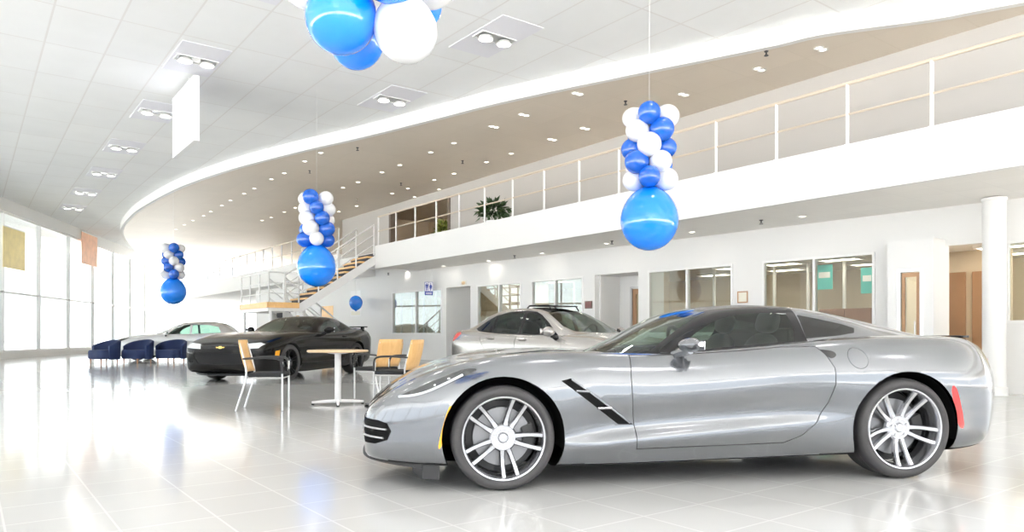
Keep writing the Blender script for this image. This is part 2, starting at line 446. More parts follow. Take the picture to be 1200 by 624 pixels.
# brown cabinets standing in the offices
def cabinet(label, px, d, w, h, m):
    s = on_line(px, (WP[0]-WD.y*d, WP[1]+WD.x*d), (WD.x, WD.y))[0]
    q = Vector((WP[0]-WD.y*d, WP[1]+WD.x*d, 0.005))+WD*s
    t = thing('cabinet', label, 'cabinet', q, WROT)
    m_ = MB(); m_.box(-w/2, w/2, 0, 0.4, 0.06, h); m_.build('body', m, t, bevel=0.005)
    for k in (0, 1):
        m_ = MB(); a = -w/2+0.015+k*(w/2-0.005); m_.box(a, a+w/2-0.025, -0.018, -0.001, 0.09, h-0.03); dr = m_.build('door', m, t, bevel=0.003)
        x = -0.05 if k == 0 else 0.05; m_ = MB(); m_.tube([(x, -0.035, h*0.52), (x, -0.035, h*0.52+0.14)], 0.007, 8); m_.build('handle', M['steel'], dr)
    m_ = MB(); m_.box(-w/2+0.02, w/2-0.02, 0.03, 0.38, 0, 0.06); m_.build('plinth', M['dark'], t)
cabinet('brown cabinet seen low through the left half of the widest office window', 925, 2.6, 1.1, 1.45, M['brown'])
cabinet('brown cabinet seen low through the right half of the widest office window', 990, 2.6, 1.2, 1.55, M['redwood'])
cabinet('tall dark cabinet inside the office window right of the alcove door', 820, 2.6, 0.9, 1.6, M['frame'])
cabinet('wood cabinet inside the office window above the silver sedan roof', 663, 2.7, 1.0, 1.6, M['maple'])
cabinet('tall dark cabinet inside the office window above the silver sedan rear', 598, 4.2, 0.8, 1.9, M['frame'])
# round column at the right
cx, cy = at(1165, 400, 11.6).xy
col = MB(); col.lathe([(0.0, 0), (0.19, 0), (0.19, 0.12), (0.165, 0.14), (0.165, 3.10), (0.18, 3.12), (0.18, 3.15), (0, 3.15)], 28)
o = col.build('trim_column', M['white'], loc=(cx, cy, 0), smooth=True); o['kind'] = 'structure'

# ---- mezzanine: slab, front band, soffit
def wall_v(u):                            # v of the office wall at u
    x0, y0 = WP; t = vu(x0, y0); d = vu(WD.x, WD.y)
    return t[0]+(u-t[1])/d[1]*d[0]
def slab_poly(v_in, ua, ub): return [(v_in, ua), (v_in, ub), (wall_v(ub)+0.03, ub), (wall_v(ua)+0.03, ua)]
s = MB(); s.prism(slab_poly(V_F+0.12, -15, U_END), Z_FB+0.02, 3.70)
struct('floor_mezzanine', s, M['soffit'])
s = MB(); s.box(V_F, V_F+0.12, -15, U_END, Z_FB, Z_FT)
s.box(V_F+0.12, wall_v(U_END)+1.5, U_END-0.12, U_END, Z_FB, Z_FT-0.2)
struct('trim_mezzanine_front', s, M['white'])
s = MB(); U2a, U2b = 24.9, 52.0
s.prism([(V_F, U2a), (V_F, U2b), (19, U2b), (19, U2a)], Z_FB, 3.7); s.box(V_F, V_F+0.12, U2a, U2b, 3.7, Z_FT)
struct('floor_mezzanine_far', s, M['white'])
# upper wall above the offices, with the dark hall opening
def uw(px, v=13.2): return on_line(px, xy(v, 0), (-SU, CU))[0]
VW = 13.25
ua, ub = uw(527, VW), uw(457, VW)
s = MB(); s.box(VW, VW+0.15, -15, ua, 3.7, Z_TAN); s.box(VW, VW+0.15, ub, 30, 3.7, Z_TAN)
s.box(VW, VW+0.15, ua, ub, 5.72, Z_TAN)
struct('wall_upper', s, M['upper'])
s = MB(); s.box(VW+3.4, VW+3.5, ua-3, ub+3, 3.7, Z_TAN); struct('wall_hall_back', s, M['beige'])
s = MB(); s.box(VW+0.15, VW+3.5, ua-3, ub+3, 3.5, 3.69); struct('floor_hall', s, M['carpet'])
s = MB(); s.box(VW+0.16, VW+3.4, ub+2.8, ub+2.9, 3.7, Z_TAN); struct('wall_hall_side', s, M['beige'])
s = MB(); s.box(VW-0.03, VW+0.2, ua-0.04, ua+0.10, 3.7, 5.72); s.box(VW-0.03, VW+0.2, ub-0.1, ub+0.04, 3.7, 5.72)
struct('trim_upper_hall', s, M['frame'])
s = MB(); s.box(19, 19.15, 22, 56, 0, Z_TAN)
struct('wall_far', s, M['white'])

# railing along the mezzanine, one run with its posts
def railing(name, label, v, us, z0, hgt=0.95, ends=(None, None), group=None):
    t = thing(name, label, 'railing', (*xy(v, us[0]), z0), YAW)
    ua, ub = us[0], us[-1]; u_ = lambda u: u-ua
    for u in us:
        p = MB(); p.tube([(0, u_(u), 0.0), (0, u_(u), hgt)], 0.026, 10); p.lathe([(0, 0), (0.05, 0), (0.05, 0.012), (0, 0.012)], 12, c=(0, u_(u), 0)); p.build('post', M['trim'], t, smooth=True)
    r = MB(); r.tube([(0, 0, hgt), (0, u_(ub), hgt)], 0.028, 10); r.build('top_rail', M['rail'], t, smooth=True)
    r = MB(); r.tube([(0, 0, hgt*0.5), (0, u_(ub), hgt*0.5)], 0.018, 8); r.build('middle_rail', M['rail'], t, smooth=True)
    return t
post_px = [443.5, 456, 478, 501, 527, 556.5, 589, 625.6, 666.4, 713.5, 766, 827.5, 901, 987.5, 1092]
us = [on_line(px, xy(V_F+0.06, 0), (-SU, CU))[0] for px in post_px]
step = (us[-1]-us[0])/14
us = [us[0]+step*i for i in range(15)]+[us[-1]+step*k for k in range(1, 6)]
railing('mezzanine_railing', 'long white two-bar railing on the mezzanine edge above the office windows', V_F+0.06, us, Z_FT)
railing('mezzanine_railing', 'white two-bar railing on the far mezzanine beyond the stairs', V_F+0.06, [U2a+0.1+1.2*k for k in range(21)], Z_FT)

# ---- staircase: upper flight comes off the mezzanine towards the room, lower flight returns behind it
st = thing('staircase', 'white dogleg staircase with dark treads and wooden nosings, climbing to the mezzanine', 'staircase', (*xy(V_F, U_END), 0), YAW)
W = 1.30; RI = 0.178; RUN = 0.26; NT = 10     # local x = v (room side is negative), local y = u
ztop = 3.72
def flight(y0, y1, x_top, z_top, n, d):
    for i in range(n):
        x = x_top+d*RUN*i; z = z_top-RI*(i+1)
        t = MB(); t.box(x, x+d*(RUN+0.03), y0, y1, z-0.05, z); t.box(x-d*0.012, x, y0, y1, z, z+RI-0.05)
        o = t.build('tread', M['tread'], st)
        n_ = MB(); n_.box(x+d*(RUN-0.03), x+d*(RUN+0.045), y0-0.012, y1+0.012, z-0.052, z+0.006); n_.box(x, x+d*RUN, y0-0.014, y0-0.002, z-0.05, z+0.004); n_.build('nosing', M['maple'], o, bevel=0.006)
    L = n*RUN; xe = x_top+d*L; ze = z_top-RI*n
    for y in (y0-0.05, y1+0.002):
        s = MB(); s.prism([(x_top, z_top-0.05-0.08), (xe, ze-0.03), (xe, ze-0.33 if ze > 0.4 else max(ze-0.05, 0.0)), (x_top, z_top-0.43)], y, y+0.048, 'y')
        s.build('stringer', M['trim'], st)
    return xe, ze
xe, ze = flight(0.0, W, 0.0, ztop, NT, -1)
ld = MB(); ld.box(xe-0.95, xe, -0.05, 2*W+0.15, ze-0.26, ze-0.05); ld.build('landing', M['trim'], st)
ld = MB(); ld.box(xe-0.95, xe, -0.05, 2*W+0.15, ze-0.05, ze); ld.build('landing_floor', M['tread'], st)
ld = MB(); ld.box(xe-0.99, xe-0.95, -0.09, 2*W+0.15, ze-0.16, ze+0.01); ld.box(xe-0.99, xe, -0.09, -0.05, ze-0.16, ze+0.01); ld.build('landing_edge', M['maple'], st, bevel=0.006)
x2, z2 = flight(W+0.1, 2*W+0.1, xe, ze, 10, 1)
for (x, y) in ((xe-0.85, 0.05), (xe-0.85, 2*W), (xe-0.1, 0.05)):
    p = MB(); p.tube([(x, y, 0), (x, y, ze-0.26)], 0.05, 12); p.build('support_post', M['trim'], st, smooth=True)
def stair_rail(y, x0, z0, x1, z1, n):
    r = MB(); r.tube([(x0, y, z0+0.92), (x1, y, z1+0.92)], 0.026, 10); r.build('handrail', M['trim'], st, smooth=True)
    r = MB()
    for k in (0.28, 0.6): r.tube([(x0, y, z0+k), (x1, y, z1+k)], 0.016, 8)
    r.build('infill_bar', M['trim'], st, smooth=True)
    for i in range(n):
        t = i/(n-1); x = x0+(x1-x0)*t; z = z0+(z1-z0)*t
        p = MB(); p.tube([(x, y, z-0.08), (x, y, z+0.94)], 0.024, 10); p.build('post', M['trim'], st, smooth=True)
stair_rail(-0.03, -0.05, ztop-0.05, xe, ze, 5)
stair_rail(W+0.03, -0.05, ztop-0.05, xe, ze, 5)
stair_rail(2*W+0.12, xe, ze, x2-0.1, 0.06, 5)
stair_rail(W+0.09, xe+0.1, ze-0.06, x2-0.1, 0.06, 5)
stair_rail(-0.03, xe, ze, xe-0.92, ze, 3)
for (p0, p1) in (((xe-0.92, -0.03), (xe-0.92, 2*W+0.1)),):
    r = MB(); n = 4
    for k in (0.28, 0.6, 0.92): r.tube([(p0[0], p0[1], ze+k), (p1[0], p1[1], ze+k)], 0.02, 8)
    r.build('landing_rail', M['trim'], st, smooth=True)
    for i in range(n):
        y = p0[1]+(p1[1]-p0[1])*i/(n-1); p = MB(); p.tube([(p0[0], y, ze-0.02), (p0[0], y, ze+0.94)], 0.024, 10); p.build('post', M['trim'], st, smooth=True)

# ---- facade: glass wall closing the far left, and the open shopfront behind the viewer
A = (-6.0, 18.5); B = (14.0, 64.0)
L = hypot(B[0]-A[0], B[1]-A[1]); fa = atan2(B[1]-A[1], B[0]-A[0])
ax, ay = xy(*A)
def fstruct(name, mb, m, **k):
    o = mb.build(name, m, loc=(ax, ay, 0), rotz=YAW+fa, **k); o['kind'] = 'structure'; return o
f = MB(); f.box(0, L, -0.15, 0.15, 5.8, 6.6); f.box(0, L, -0.1, 0.1, 0, 0.25)
fstruct('wall_facade', f, M['white'])
NB = 14
for i in range(NB):
    a, b = L*i/NB, L*(i+1)/NB
    f = MB(); w = 0.03
    f.box(a, a+w, -0.08, 0.08, 0.25, 5.8); f.box(b-w, b, -0.08, 0.08, 0.25, 5.8); f.box(a+w, b-w, -0.06, 0.06, 0.25, 0.33); f.box(a+w, b-w, -0.06, 0.06, 5.72, 5.8); f.box(a+w, b-w, -0.05, 0.05, 2.6, 2.68)
    o = fstruct('window_%d' % (i+7), f, M['trim'])
    g = MB(); g.box(a+w, b-w, -0.004, 0.004, 0.33, 2.6); g.box(a+w, b-w, -0.004, 0.004, 2.68, 5.72); g.build('pane', M['glassf'], o)
f = MB()
f.box(-9.2, -9.0, -16, 18.5, 0, 0.5); f.box(-9.2, -9.0, -16, 18.5, 5.9, 6.6)
for k in range(9): f.box(-9.25, -8.95, -16+k*4.3, -15.75+k*4.3, 0.5, 5.9)
f.box(-9.2, -6.0, 18.4, 18.6, 0, 6.6)
struct('wall_left', f, M['white'])
f = MB()
f.box(-9, 24, -9.2, -9.0, 0, 0.4); f.box(-9, 24, -9.2, -9.0, 5.9, 6.6)
for k in range(9): f.box(-9+k*4.1, -8.75+k*4.1, -9.25, -8.95, 0.4, 5.9)
struct('wall_back', f, M['white'])
f = MB(); f.box(-80, 90, -90, 140, -0.45, -0.25)
struct('ground', f, M['conc'])

# ---- small fittings of the ceilings
def downlight():
    t = thing('downlight', '', 'ceiling light')
    r = MB(); r.lathe([(0.05, -0.002), (0.085, -0.002), (0.088, -0.012), (0.052, -0.010)], 16, closed=True); r.build('ring', M['trim'], t, smooth=True)
    r = MB(); r.lathe([(0, -0.006), (0.05, -0.006), (0.05, -0.001), (0, -0.001)], 14); r.build('lamp', M['lampd'], t)
    return t
dl = downlight(); first = True
G1 = 'downlights in the tan upper ceiling'
def put_dl(x, y, z, label, group, r=0):
    global first
    if first:
        first = False; dl.location = (x, y, z); tag(dl, label, 'ceiling light', group); return
    dup(dl, (x, y, z), r, label, group)
pts = [(375.8,179),(357,189),(333,203),(318,210),(298,221),(286,227),(270,235),(260,241),(247,248),(238.5,253),(226,258.5),(216,263.5),(206.5,269),
       (504.6,178.5),(468.5,193.5),(447.7,202),(419.6,213.5),(402,220),(346,243.5),(333,248.5),(318,255),(307,258.5),(509,211),(478,221),(459.6,227),(418,241.5),(397,248),(514.5,222),(486,231),
       (599,180),(570,190),(532,203.5),(531.8,167.7)]
for px, py in pts:
    x, y = on_z(px, py, Z_TAN); put_dl(x, y, Z_TAN, 'small round lit downlight in the tan ceiling over the mezzanine', G1)
def beam(x, y, z, e):                    # the light a ceiling lamp gives
    l = bpy.data.lights.get('downlight_beam')
    if l is None:
        l = bpy.data.lights.new('downlight_beam', 'AREA'); l.shape = 'DISK'; l.size = 0.2; l.energy = e; l.color = (1, 0.94, 0.84)
    o = bpy.data.objects.new('downlight_beam', l); COL.objects.link(o); o.location = (x, y, z)
pairs = [(677,109.6),(801,110.6),(685.7,150.5),(647,163.5),(890,81),(962,57),(614,134.5),(578.6,148.5)]
for px, py in pairs:
    x, y = on_z(px, py, Z_TAN); pass
    for d in (-0.07, 0.07): put_dl(x+d*CU, y+d*SU, Z_TAN, 'small round downlight paired with another in the near tan ceiling', 'paired downlights in the near tan ceiling')
for px, py in [(572.6,306),(635,296.8),(519.7,311.7),(477,319),(711,285.4),(811,272),(940,253.7)]:
    x, y = on_z(px, py, Z_FB+0.02); beam(x, y, Z_FB-0.01, 1.5); put_dl(x, y, Z_FB+0.02, 'small round downlight in the white soffit under the mezzanine', 'downlights under the mezzanine')
sp0 = None
def put_sp(x, y, z, label, group):
    global sp0
    if sp0 is None:
        t = thing('fire_sprinkler', label, 'sprinkler', (x, y, z), 0, group)
        m_ = MB(); m_.lathe([(0, 0), (0.04, 0), (0.035, -0.015), (0.013, -0.02), (0.013, -0.06), (0, -0.06)], 12); m_.build('body', M['dark'], t, smooth=True)
        m_ = MB(); m_.lathe([(0, -0.075), (0.04, -0.078), (0.04, -0.084), (0, -0.084)], 12); m_.tube([(0.012, 0, -0.05), (0.022, 0, -0.065), (0.01, 0, -0.08)], 0.004, 6); m_.tube([(-0.012, 0, -0.05), (-0.022, 0, -0.065), (-0.01, 0, -0.08)], 0.004, 6); m_.build('deflector', M['dark'], t)
        sp0 = t
    else: dup(sp0, (x, y, z), 0, label, group)
for px, py in [(419,173),(363,200),(470,214.6),(419,233),(542,188.5),(733,118.5),(898,60)]:
    x, y = on_z(px, py, Z_TAN); put_sp(x, y, Z_TAN, 'small dark sprinkler head under the tan ceiling', 'sprinkler heads in the tan ceiling')
for px, py in [(603,299.6),(717,282.5),(455,320),(892,258)]:
    x, y = on_z(px, py, Z_FB+0.02); put_sp(x, y, Z_FB+0.02, 'small dark sprinkler head in the soffit under the mezzanine', 'sprinkler heads under the mezzanine')

# twin accent lights in the tile ceiling, a regular 4 m grid
def twin(label):
    t = thing('twin_accent_light', label, 'ceiling light', (0,0,0), YAW)
    m_ = MB(); m_.box(-0.44, 0.44, -0.85, 0.85, -0.012, -0.001); m_.build('tile_panel', M['lilact'], t, bevel=0.004)
    m_ = MB(); m_.box(-0.38, 0.38, -0.17, -0.15, -0.03, -0.012); m_.box(-0.38, 0.38, 0.15, 0.17, -0.03, -0.012); m_.box(-0.38, -0.36, -0.15, 0.15, -0.03, -0.012); m_.box(0.36, 0.38, -0.15, 0.15, -0.03, -0.012); m_.build('housing', M['trim'], t, bevel=0.004)
    m_ = MB(); m_.box(-0.36, 0.36, -0.15, 0.15, -0.016, -0.013); m_.build('recess', M['steel'], t)
    for sx in (-1, 1):
        m_ = MB(); m_.lathe([(0, -0.03), (0.115, -0.03), (0.14, -0.085), (0.125, -0.085), (0.115, -0.05), (0.0, -0.05)], 20, c=(sx*0.2, 0, 0)); h = m_.build('lamp_head', M['trim'], t, smooth=True)
        m_ = MB(); m_.lathe([(0, -0.076), (0.06, -0.074), (0.115, -0.066), (0.115, -0.055), (0, -0.055)], 20, c=(sx*0.2, 0, 0)); m_.build('lamp', M['lampt'], h, smooth=True)
    return t
def lamp_light(v, u):
    l = bpy.data.lights.get('accent_beam')
    if l is None:
        l = bpy.data.lights.new('accent_beam', 'AREA'); l.shape = 'DISK'; l.size = 0.5; l.energy = LAMP; l.color = (1, 0.97, 0.92)
    o = bpy.data.objects.new('accent_beam', l); COL.objects.link(o); o.location = (*xy(v, u), Z_TILE-0.12)
tw = None
def edge_v(u):
    for (va, ua_), (vb, ub_) in zip(EDGE, EDGE[1:]):
        if ua_ <= u <= ub_: return va+(vb-va)*(u-ua_)/(ub_-ua_)
    return 0
nlab = {(7.58, 10.57): 'twin accent light in the white tile ceiling right of the balloon cluster', (7.7, 14.74): 'twin accent light in the white tile ceiling below the balloon cluster, by the curved edge',
        (3.57, 14.9): 'twin accent light in the white tile ceiling above the hanging board', (3.65, 18.97): 'twin accent light left of the hanging board'}
spots = list(nlab)+[(3.6, 23.1), (3.65, 27.2), (3.6, 31.3), (3.6, 35.4), (3.57, 10.8), (3.57, 6.7), (3.57, 2.6), (7.6, 6.0), (7.6, 2.2), (7.6, -2), (-0.5, 2.6), (-0.5, 6.7), (-0.5, 10.8), (-0.5, 14.9), (-0.5, 19), (-0.5, 23.1), (3.57, -1.5), (-0.5, -1.5)]
for v, u in spots:
    if v > edge_v(u)-0.6: continue
    x, y = xy(v, u); lb = nlab.get((v, u)); lamp_light(v, u)
    if lb is None: g = 'twin accent lights in rows over the left of the room'; lb = 'twin accent light in the white tile ceiling, in the rows receding at left' if u > 15 else 'twin accent light in the white tile ceiling over the front of the room'; g = g if u > 15 else 'twin accent lights over the front of the room'
    else: g = None
    if tw is None: tw = twin(lb); tw.location = (x, y, Z_TILE)
    else:
        d = dup(tw, (x, y, Z_TILE), YAW, lb)
        if g: d['group'] = g

# ---- signs and things fixed to the building
# white board hung from the tile ceiling
Yb = 14.6; p0 = at(230.5, 88, Yb)
t = thing('hanging_board', 'blank lilac-white board hung edge-on from the tile ceiling', 'hanging sign', (p0.x, p0.y, p0.z-1.32), YAW)
m_ = MB(); m_.box(-0.03, 0.03, 0.03, 1.85, 0.03, 1.29); m_.build('panel', M['lilac'], t)
m_ = MB(); m_.box(-0.055, 0.055, 0, 0.05, 0, 1.32); m_.box(-0.055, 0.055, 1.83, 1.88, 0, 1.32); m_.box(-0.055, 0.055, 0.05, 1.83, 0, 0.05); m_.box(-0.055, 0.055, 0.05, 1.83, 1.27, 1.32); m_.build('frame', M['trim'], t, bevel=0.006)
for y in (0.6, 1.6):
    m_ = MB(); m_.tube([(0, y, 1.32), (0, y, Z_TILE-(p0.z-1.32))], 0.012, 8); m_.build('hanger', M['trim'], t)
# restroom sign
s_, sx, sy = on_line(502.5, WP, (WD.x, WD.y))
n_ = Vector((WD.y, -WD.x, 0))            # out of the wall, to the room
Yr = sy-0.6; pr = at(502.5, 338.5, Yr)
t = thing('restroom_sign', 'small blue and white restroom sign hanging over the left office window', 'sign', (pr.x, pr.y, pr.z-0.22), radians(8))
m_ = MB(); m_.box(-0.135, 0.135, -0.012, 0.012, 0.0, 0.44); m_.build('board', M['blues'], t, bevel=0.004)
m_ = MB(); m_.box(-0.118, -0.006, -0.016, -0.0125, 0.13, 0.425); m_.box(0.006, 0.118, -0.016, -0.0125, 0.13, 0.425); m_.build('white_panel', M['signw'], t)
def picto(cx_, woman):
    m_ = MB(); m_.lathe([(0, -0.0205), (0.019, -0.0205), (0.019, -0.0165), (0, -0.0165)], 14, 'y', (cx_, 0, 0.385))
    if woman: pl = [(-0.017,0.36),(0.017,0.36),(0.05,0.27),(0.038,0.265),(0.024,0.30),(0.04,0.22),(0.016,0.22),(0.016,0.15),(-0.016,0.15),(-0.016,0.22),(-0.04,0.22),(-0.024,0.30),(-0.038,0.265),(-0.05,0.27)]
    else: pl = [(-0.036,0.36),(0.036,0.36),(0.046,0.345),(0.046,0.255),(0.034,0.255),(0.034,0.32),(0.024,0.32),(0.024,0.15),(0.004,0.15),(0.004,0.24),(-0.004,0.24),(-0.004,0.15),(-0.024,0.15),(-0.024,0.32),(-0.034,0.32),(-0.034,0.255),(-0.046,0.255),(-0.046,0.345)]
    m_.prism([(a+cx_, b) for a, b in pl], -0.0205, -0.0165, 'y')
    return m_
picto(-0.062, False).build('figure', M['blues'], t); picto(0.062, True).build('figure', M['blues'], t)
m_ = MB(); m_.box(-0.1, 0.1, -0.016, -0.0125, 0.03, 0.05); m_.box(-0.1, 0.1, -0.016, -0.0125, 0.07, 0.09); m_.build('lower_line', M['signw'], t)
for x in (-0.1, 0.1):
    m_ = MB(); m_.tube([(x, 0, 0.44), (x, 0, Z_FB+0.02-(pr.z-0.22))], 0.004, 6); m_.build('hanger', M['steel'], t)
def on_wall(px, py, off=0.0):
    s_, x, y = on_line(px, WP, (WD.x, WD.y)); z = CH-(py-HZ)*y/F
    return Vector((x, y, z))+n_*off
p = on_wall(870.5, 348.5)
t = thing('framed_notice', 'framed cream notice on the white pier above the sports car roof', 'framed notice', p, WROT)
hw, hh = 0.125, 0.125
m_ = MB(); m_.box(-hw, hw, -0.02, -0.001, -hh, -hh+0.025); m_.box(-hw, hw, -0.02, -0.001, hh-0.025, hh); m_.box(-hw, -hw+0.025, -0.02, -0.001, -hh+0.025, hh-0.025); m_.box(hw-0.025, hw, -0.02, -0.001, -hh+0.025, hh-0.025); m_.build('frame', M['brown'], t, bevel=0.003)
m_ = MB(); m_.box(-hw+0.025, hw-0.025, -0.008, -0.002, -hh+0.025, hh-0.025); m_.build('sheet', M['paper'], t)
p = on_wall(690, 357.5)
t = thing('wall_plaque', 'small dark red plaque on the white pier left of the alcove door', 'plaque', p, WROT)
m_ = MB(); m_.box(-0.13, 0.13, -0.018, -0.001, -0.10, 0.10); m_.build('plate', M['frame'], t, bevel=0.006)
m_ = MB(); m_.box(-0.11, 0.11, -0.022, -0.0185, -0.08, 0.08); m_.build('face', M['plaque'], t, bevel=0.002)
p = on_wall(417, 356)
t = thing('poster', 'white poster on the wall behind the single blue balloon', 'poster', p, WROT)
m_ = MB(); m_.box(-0.42, 0.42, -0.012, -0.001, -0.5, 0.5); m_.build('sheet', M['signw'], t)
m_ = MB(); m_.box(-0.36, 0.36, -0.016, -0.0125, -0.46, -0.30); m_.build('lower_band', M['paper'], t)
s_ = ws(384)
wd = MB(); wd.box(s_-0.5, s_+0.5, -0.02, 0.0, 0, 2.15)
wstruct('trim_wood_panel', wd, M['maple'])
p = on_wall(544, 332)
t = thing('motion_sensor', 'small beige domed sensor on the wall over the white recess', 'sensor', p, WROT)
m_ = MB(); m_.box(-0.12, 0.12, -0.03, -0.001, -0.07, 0.07); m_.build('base', M['paper'], t, bevel=0.01)
m_ = MB(); m_.ball((0, -0.035, 0), (0.085, 0.05, 0.055)); m_.build('dome', M['mapleL'], t, smooth=True)
# teal posters inside the right-hand office, on the inner glazing line
for px, py, w, h in ((966, 325, 0.20, 0.6), (1016, 329, 0.14, 0.6)):
    s_ = ws(px, 3.36)
    q = Vector((WP[0], WP[1], 0))+WD*s_-n_*3.36
    t = thing('teal_poster', 'teal poster on the inner glazing seen through the %s pane of the widest office window' % ('middle of the' if px < 1000 else 'right edge of the'), 'poster', (q.x, q.y, CH+(HZ-py)*q.y/F), WROT)
    t['label'] = 'wider teal poster seen through the middle of the widest office window' if px < 1000 else 'narrower teal poster seen at the right edge of the widest office window'
    m_ = MB(); m_.box(-w, w, 0.0, 0.012, -h/2, h/2); m_.build('sheet', M['teal'], t)
    m_ = MB(); m_.box(-w*0.7, w*0.7, -0.004, -0.0005, -0.02, 0.12); m_.build('band', M['signw'], t)
# prints hung inside the far left glass wall
for px, py, w, h, mm, lb in ((10, 292, 1.0, 0.8, 'yellowp', 'yellow print hung high on the far left glass wall'), (100, 293, 1.2, 0.8, 'orange', 'orange and pink print hung high on the glass wall, left of the curved ceiling')):
    k = (px-600)/F; ca, sa = cos(YAW+fa), sin(YAW+fa)
    s_, x, y = on_line(px, (ax, ay), (ca, sa)); z = CH-(py-HZ)*y/F
    t = thing('window_print', lb, 'poster', (x+sa*0.2, y-ca*0.2, z), YAW+fa)
    m_ = MB(); m_.box(-w, w, -0.01, 0.01, -h, h); m_.build('sheet', M[mm], t)
    m_ = MB(); m_.tube([(-w, 0, h+0.01), (w, 0, h+0.01)], 0.025, 8); m_.build('rod', M['trim'], t)

# ---- upstairs furniture
def stem_pot(t, pot_m, r=0.17, h=0.28):
    m_ = MB(); m_.lathe([(0, 0), (r*0.75, 0), (r, h), (r*0.9, h), (r*0.85, h-0.04), (0, h-0.04)], 20); p_ = m_.build('pot', pot_m, t, smooth=True)
    m_ = MB(); m_.lathe([(0, h-0.035), (r*0.84, h-0.035), (r*0.84, h-0.038), (0, h-0.038)], 16); m_.build('soil', M['soil'], p_)
def leaves(t, m, n, c, rad, size, seed):
    rr = random.Random(seed); b = MB()
    for i in range(n):
        th, ph = rr.uniform(0, 2*pi), rr.uniform(-0.4, 1.4)
        d = Vector((cos(th)*cos(ph), sin(th)*cos(ph), sin(ph))); p_ = Vector(c)+Vector((d.x*rad[0], d.y*rad[0], d.z*rad[1]))*rr.uniform(0.35, 1)
        a = Vector((d.x, d.y, d.z-0.5+rr.uniform(-0.4, 0.4))).normalized(); s_ = a.orthogonal().normalized(); s_ = Matrix.Rotation(rr.uniform(0, 6.28), 3, a) @ s_
        L_, w_ = size*rr.uniform(0.7, 1.2), size*0.22; nn = a.cross(s_)
        b.add([p_, p_+a*L_*0.4+s_*w_+nn*0.01, p_+a*L_-nn*0.03, p_+a*L_*0.4-s_*w_+nn*0.01, p_+a*L_*0.45-nn*0.012], [(0, 1, 4), (1, 2, 4), (2, 3, 4), (3, 0, 4)])
    st_ = MB()
    for k in range(6):
        w = k*1.05; st_.tube([(0, 0, 0.2), (0.1*cos(w), 0.1*sin(w), c[2]*0.8), (rad[0]*0.6*cos(w), rad[0]*0.6*sin(w), c[2]+0.05)], 0.008, 5)
    st_.build('stem', M['leaf'], t)
    return b.build('foliage', m, t)
pp = xy(V_F+0.85, on_line(578, xy(V_F+0.85, 0), (-SU, CU))[0])
t = thing('potted_plant', 'bushy green plant in a white pot behind the mezzanine railing', 'plant', (*pp, 3.70))
stem_pot(t, M['signw'], 0.2, 0.42); leaves(t, M['leaf'], 260, (0, 0, 0.66), (0.44, 0.28), 0.2, 3)
pp = xy(VW+1.2, on_line(520, xy(VW+1.2, 0), (-SU, CU))[0])
t = thing('potted_plant', 'tall yellow-green plant in a yellow pot inside the upper hall doorway', 'plant', (*pp, 3.70))
stem_pot(t, M['yellow'], 0.26, 0.36); leaves(t, M['leafy'], 200, (0, 0, 1.0), (0.3, 0.55), 0.24, 5)
pp = xy(VW+1.6, on_line(478, xy(VW+1.6, 0), (-SU, CU))[0])
t = thing('hall_desk', 'reddish wooden desk inside the upper hall behind the railing', 'desk', (*pp, 3.70), YAW)
m_ = MB(); m_.box(-0.4, 0.4, -1.0, 1.0, 0.70, 0.75); m_.build('top', M['redwood'], t, bevel=0.008)
m_ = MB(); m_.box(-0.36, -0.33, -0.95, 0.95, 0.05, 0.70); m_.build('front_panel', M['redwood'], t)
for y in (-0.95, 0.91):
    m_ = MB(); m_.box(-0.33, 0.38, y, y+0.04, 0, 0.70); m_.build('side_panel', M['redwood'], t)
pp = Vector((*xy(12.9, 23.4), 0))
t = thing('sofa', 'black leather sofa at the head of the stairs on the mezzanine', 'sofa', (pp.x, pp.y, 3.70), YAW-pi/2)
m_ = MB(); m_.box(-0.9, 0.9, -0.4, 0.4, 0.1, 0.42); m_.build('seat', M['fabric'], t, bevel=0.04)
m_ = MB(); m_.box(-0.9, 0.9, 0.4, 0.6, 0.1, 0.85); m_.build('backrest', M['fabric'], t, bevel=0.05)
for s_ in (-1, 1):
    m_ = MB(); m_.box(s_*0.9, s_*1.1, -0.42, 0.6, 0.1, 0.62); m_.build('arm', M['fabric'], t, bevel=0.05)
    for y in (-0.34, 0.5):
        m_ = MB(); m_.tube([(s_*0.95, y, 0), (s_*0.95, y, 0.1)], 0.025, 8); m_.build('leg', M['steel'], t)
s = MB(); s.prism([(V_F+0.05, U_END+0.01), (V_F+0.05, U2a), (19, U2a), (19, U_END+0.01)], 3.42, 3.70)
struct('floor_stair_head', s, M['white'])
# ================================================================== BALLOONS
def balloon_mb(r, seg=20):
    """latex balloon: round top, taper to the neck and a knot at the bottom; origin at the middle"""
    prof = [(0.0, r*1.06)]
    for i in range(1, 15):
        a = pi/2-pi*i/17
        z = r*1.06*sin(a) if a > 0 else r*1.16*sin(a)
        prof.append((r*cos(a)*(1 if a > 0 else 1-0.10*(-a/(pi/2))), z))
    prof += [(r*0.16, -r*1.17), (r*0.07, -r*1.22), (r*0.05, -r*1.25), (r*0.10, -r*1.31), (0, -r*1.31)]
    m = MB(); m.lathe(prof, seg); return m
def aim(d):                              # rotation that sends -z (the knot) to d
    return Vector((0, 0, -1)).rotation_difference(Vector(d)).to_matrix().to_4x4()
BM = {}
def balloon(col, parent, pos, knot, r):
    key = (col, round(r, 3))
    if key not in BM:
        o = balloon_mb(r).build('balloon', M[col], parent, smooth=True, angle=60, weld=True); BM[key] = o
    else:
        o = BM[key].copy(); COL.objects.link(o); o.parent = parent
    o.matrix_local = Matrix.Translation(pos) @ aim(knot)
    if col == 'bwhite': o['label'] = 'pearl white balloon'
    elif r > 0.3: o['label'] = 'big blue balloon'
    else: o['label'] = 'royal blue balloon'
    return o
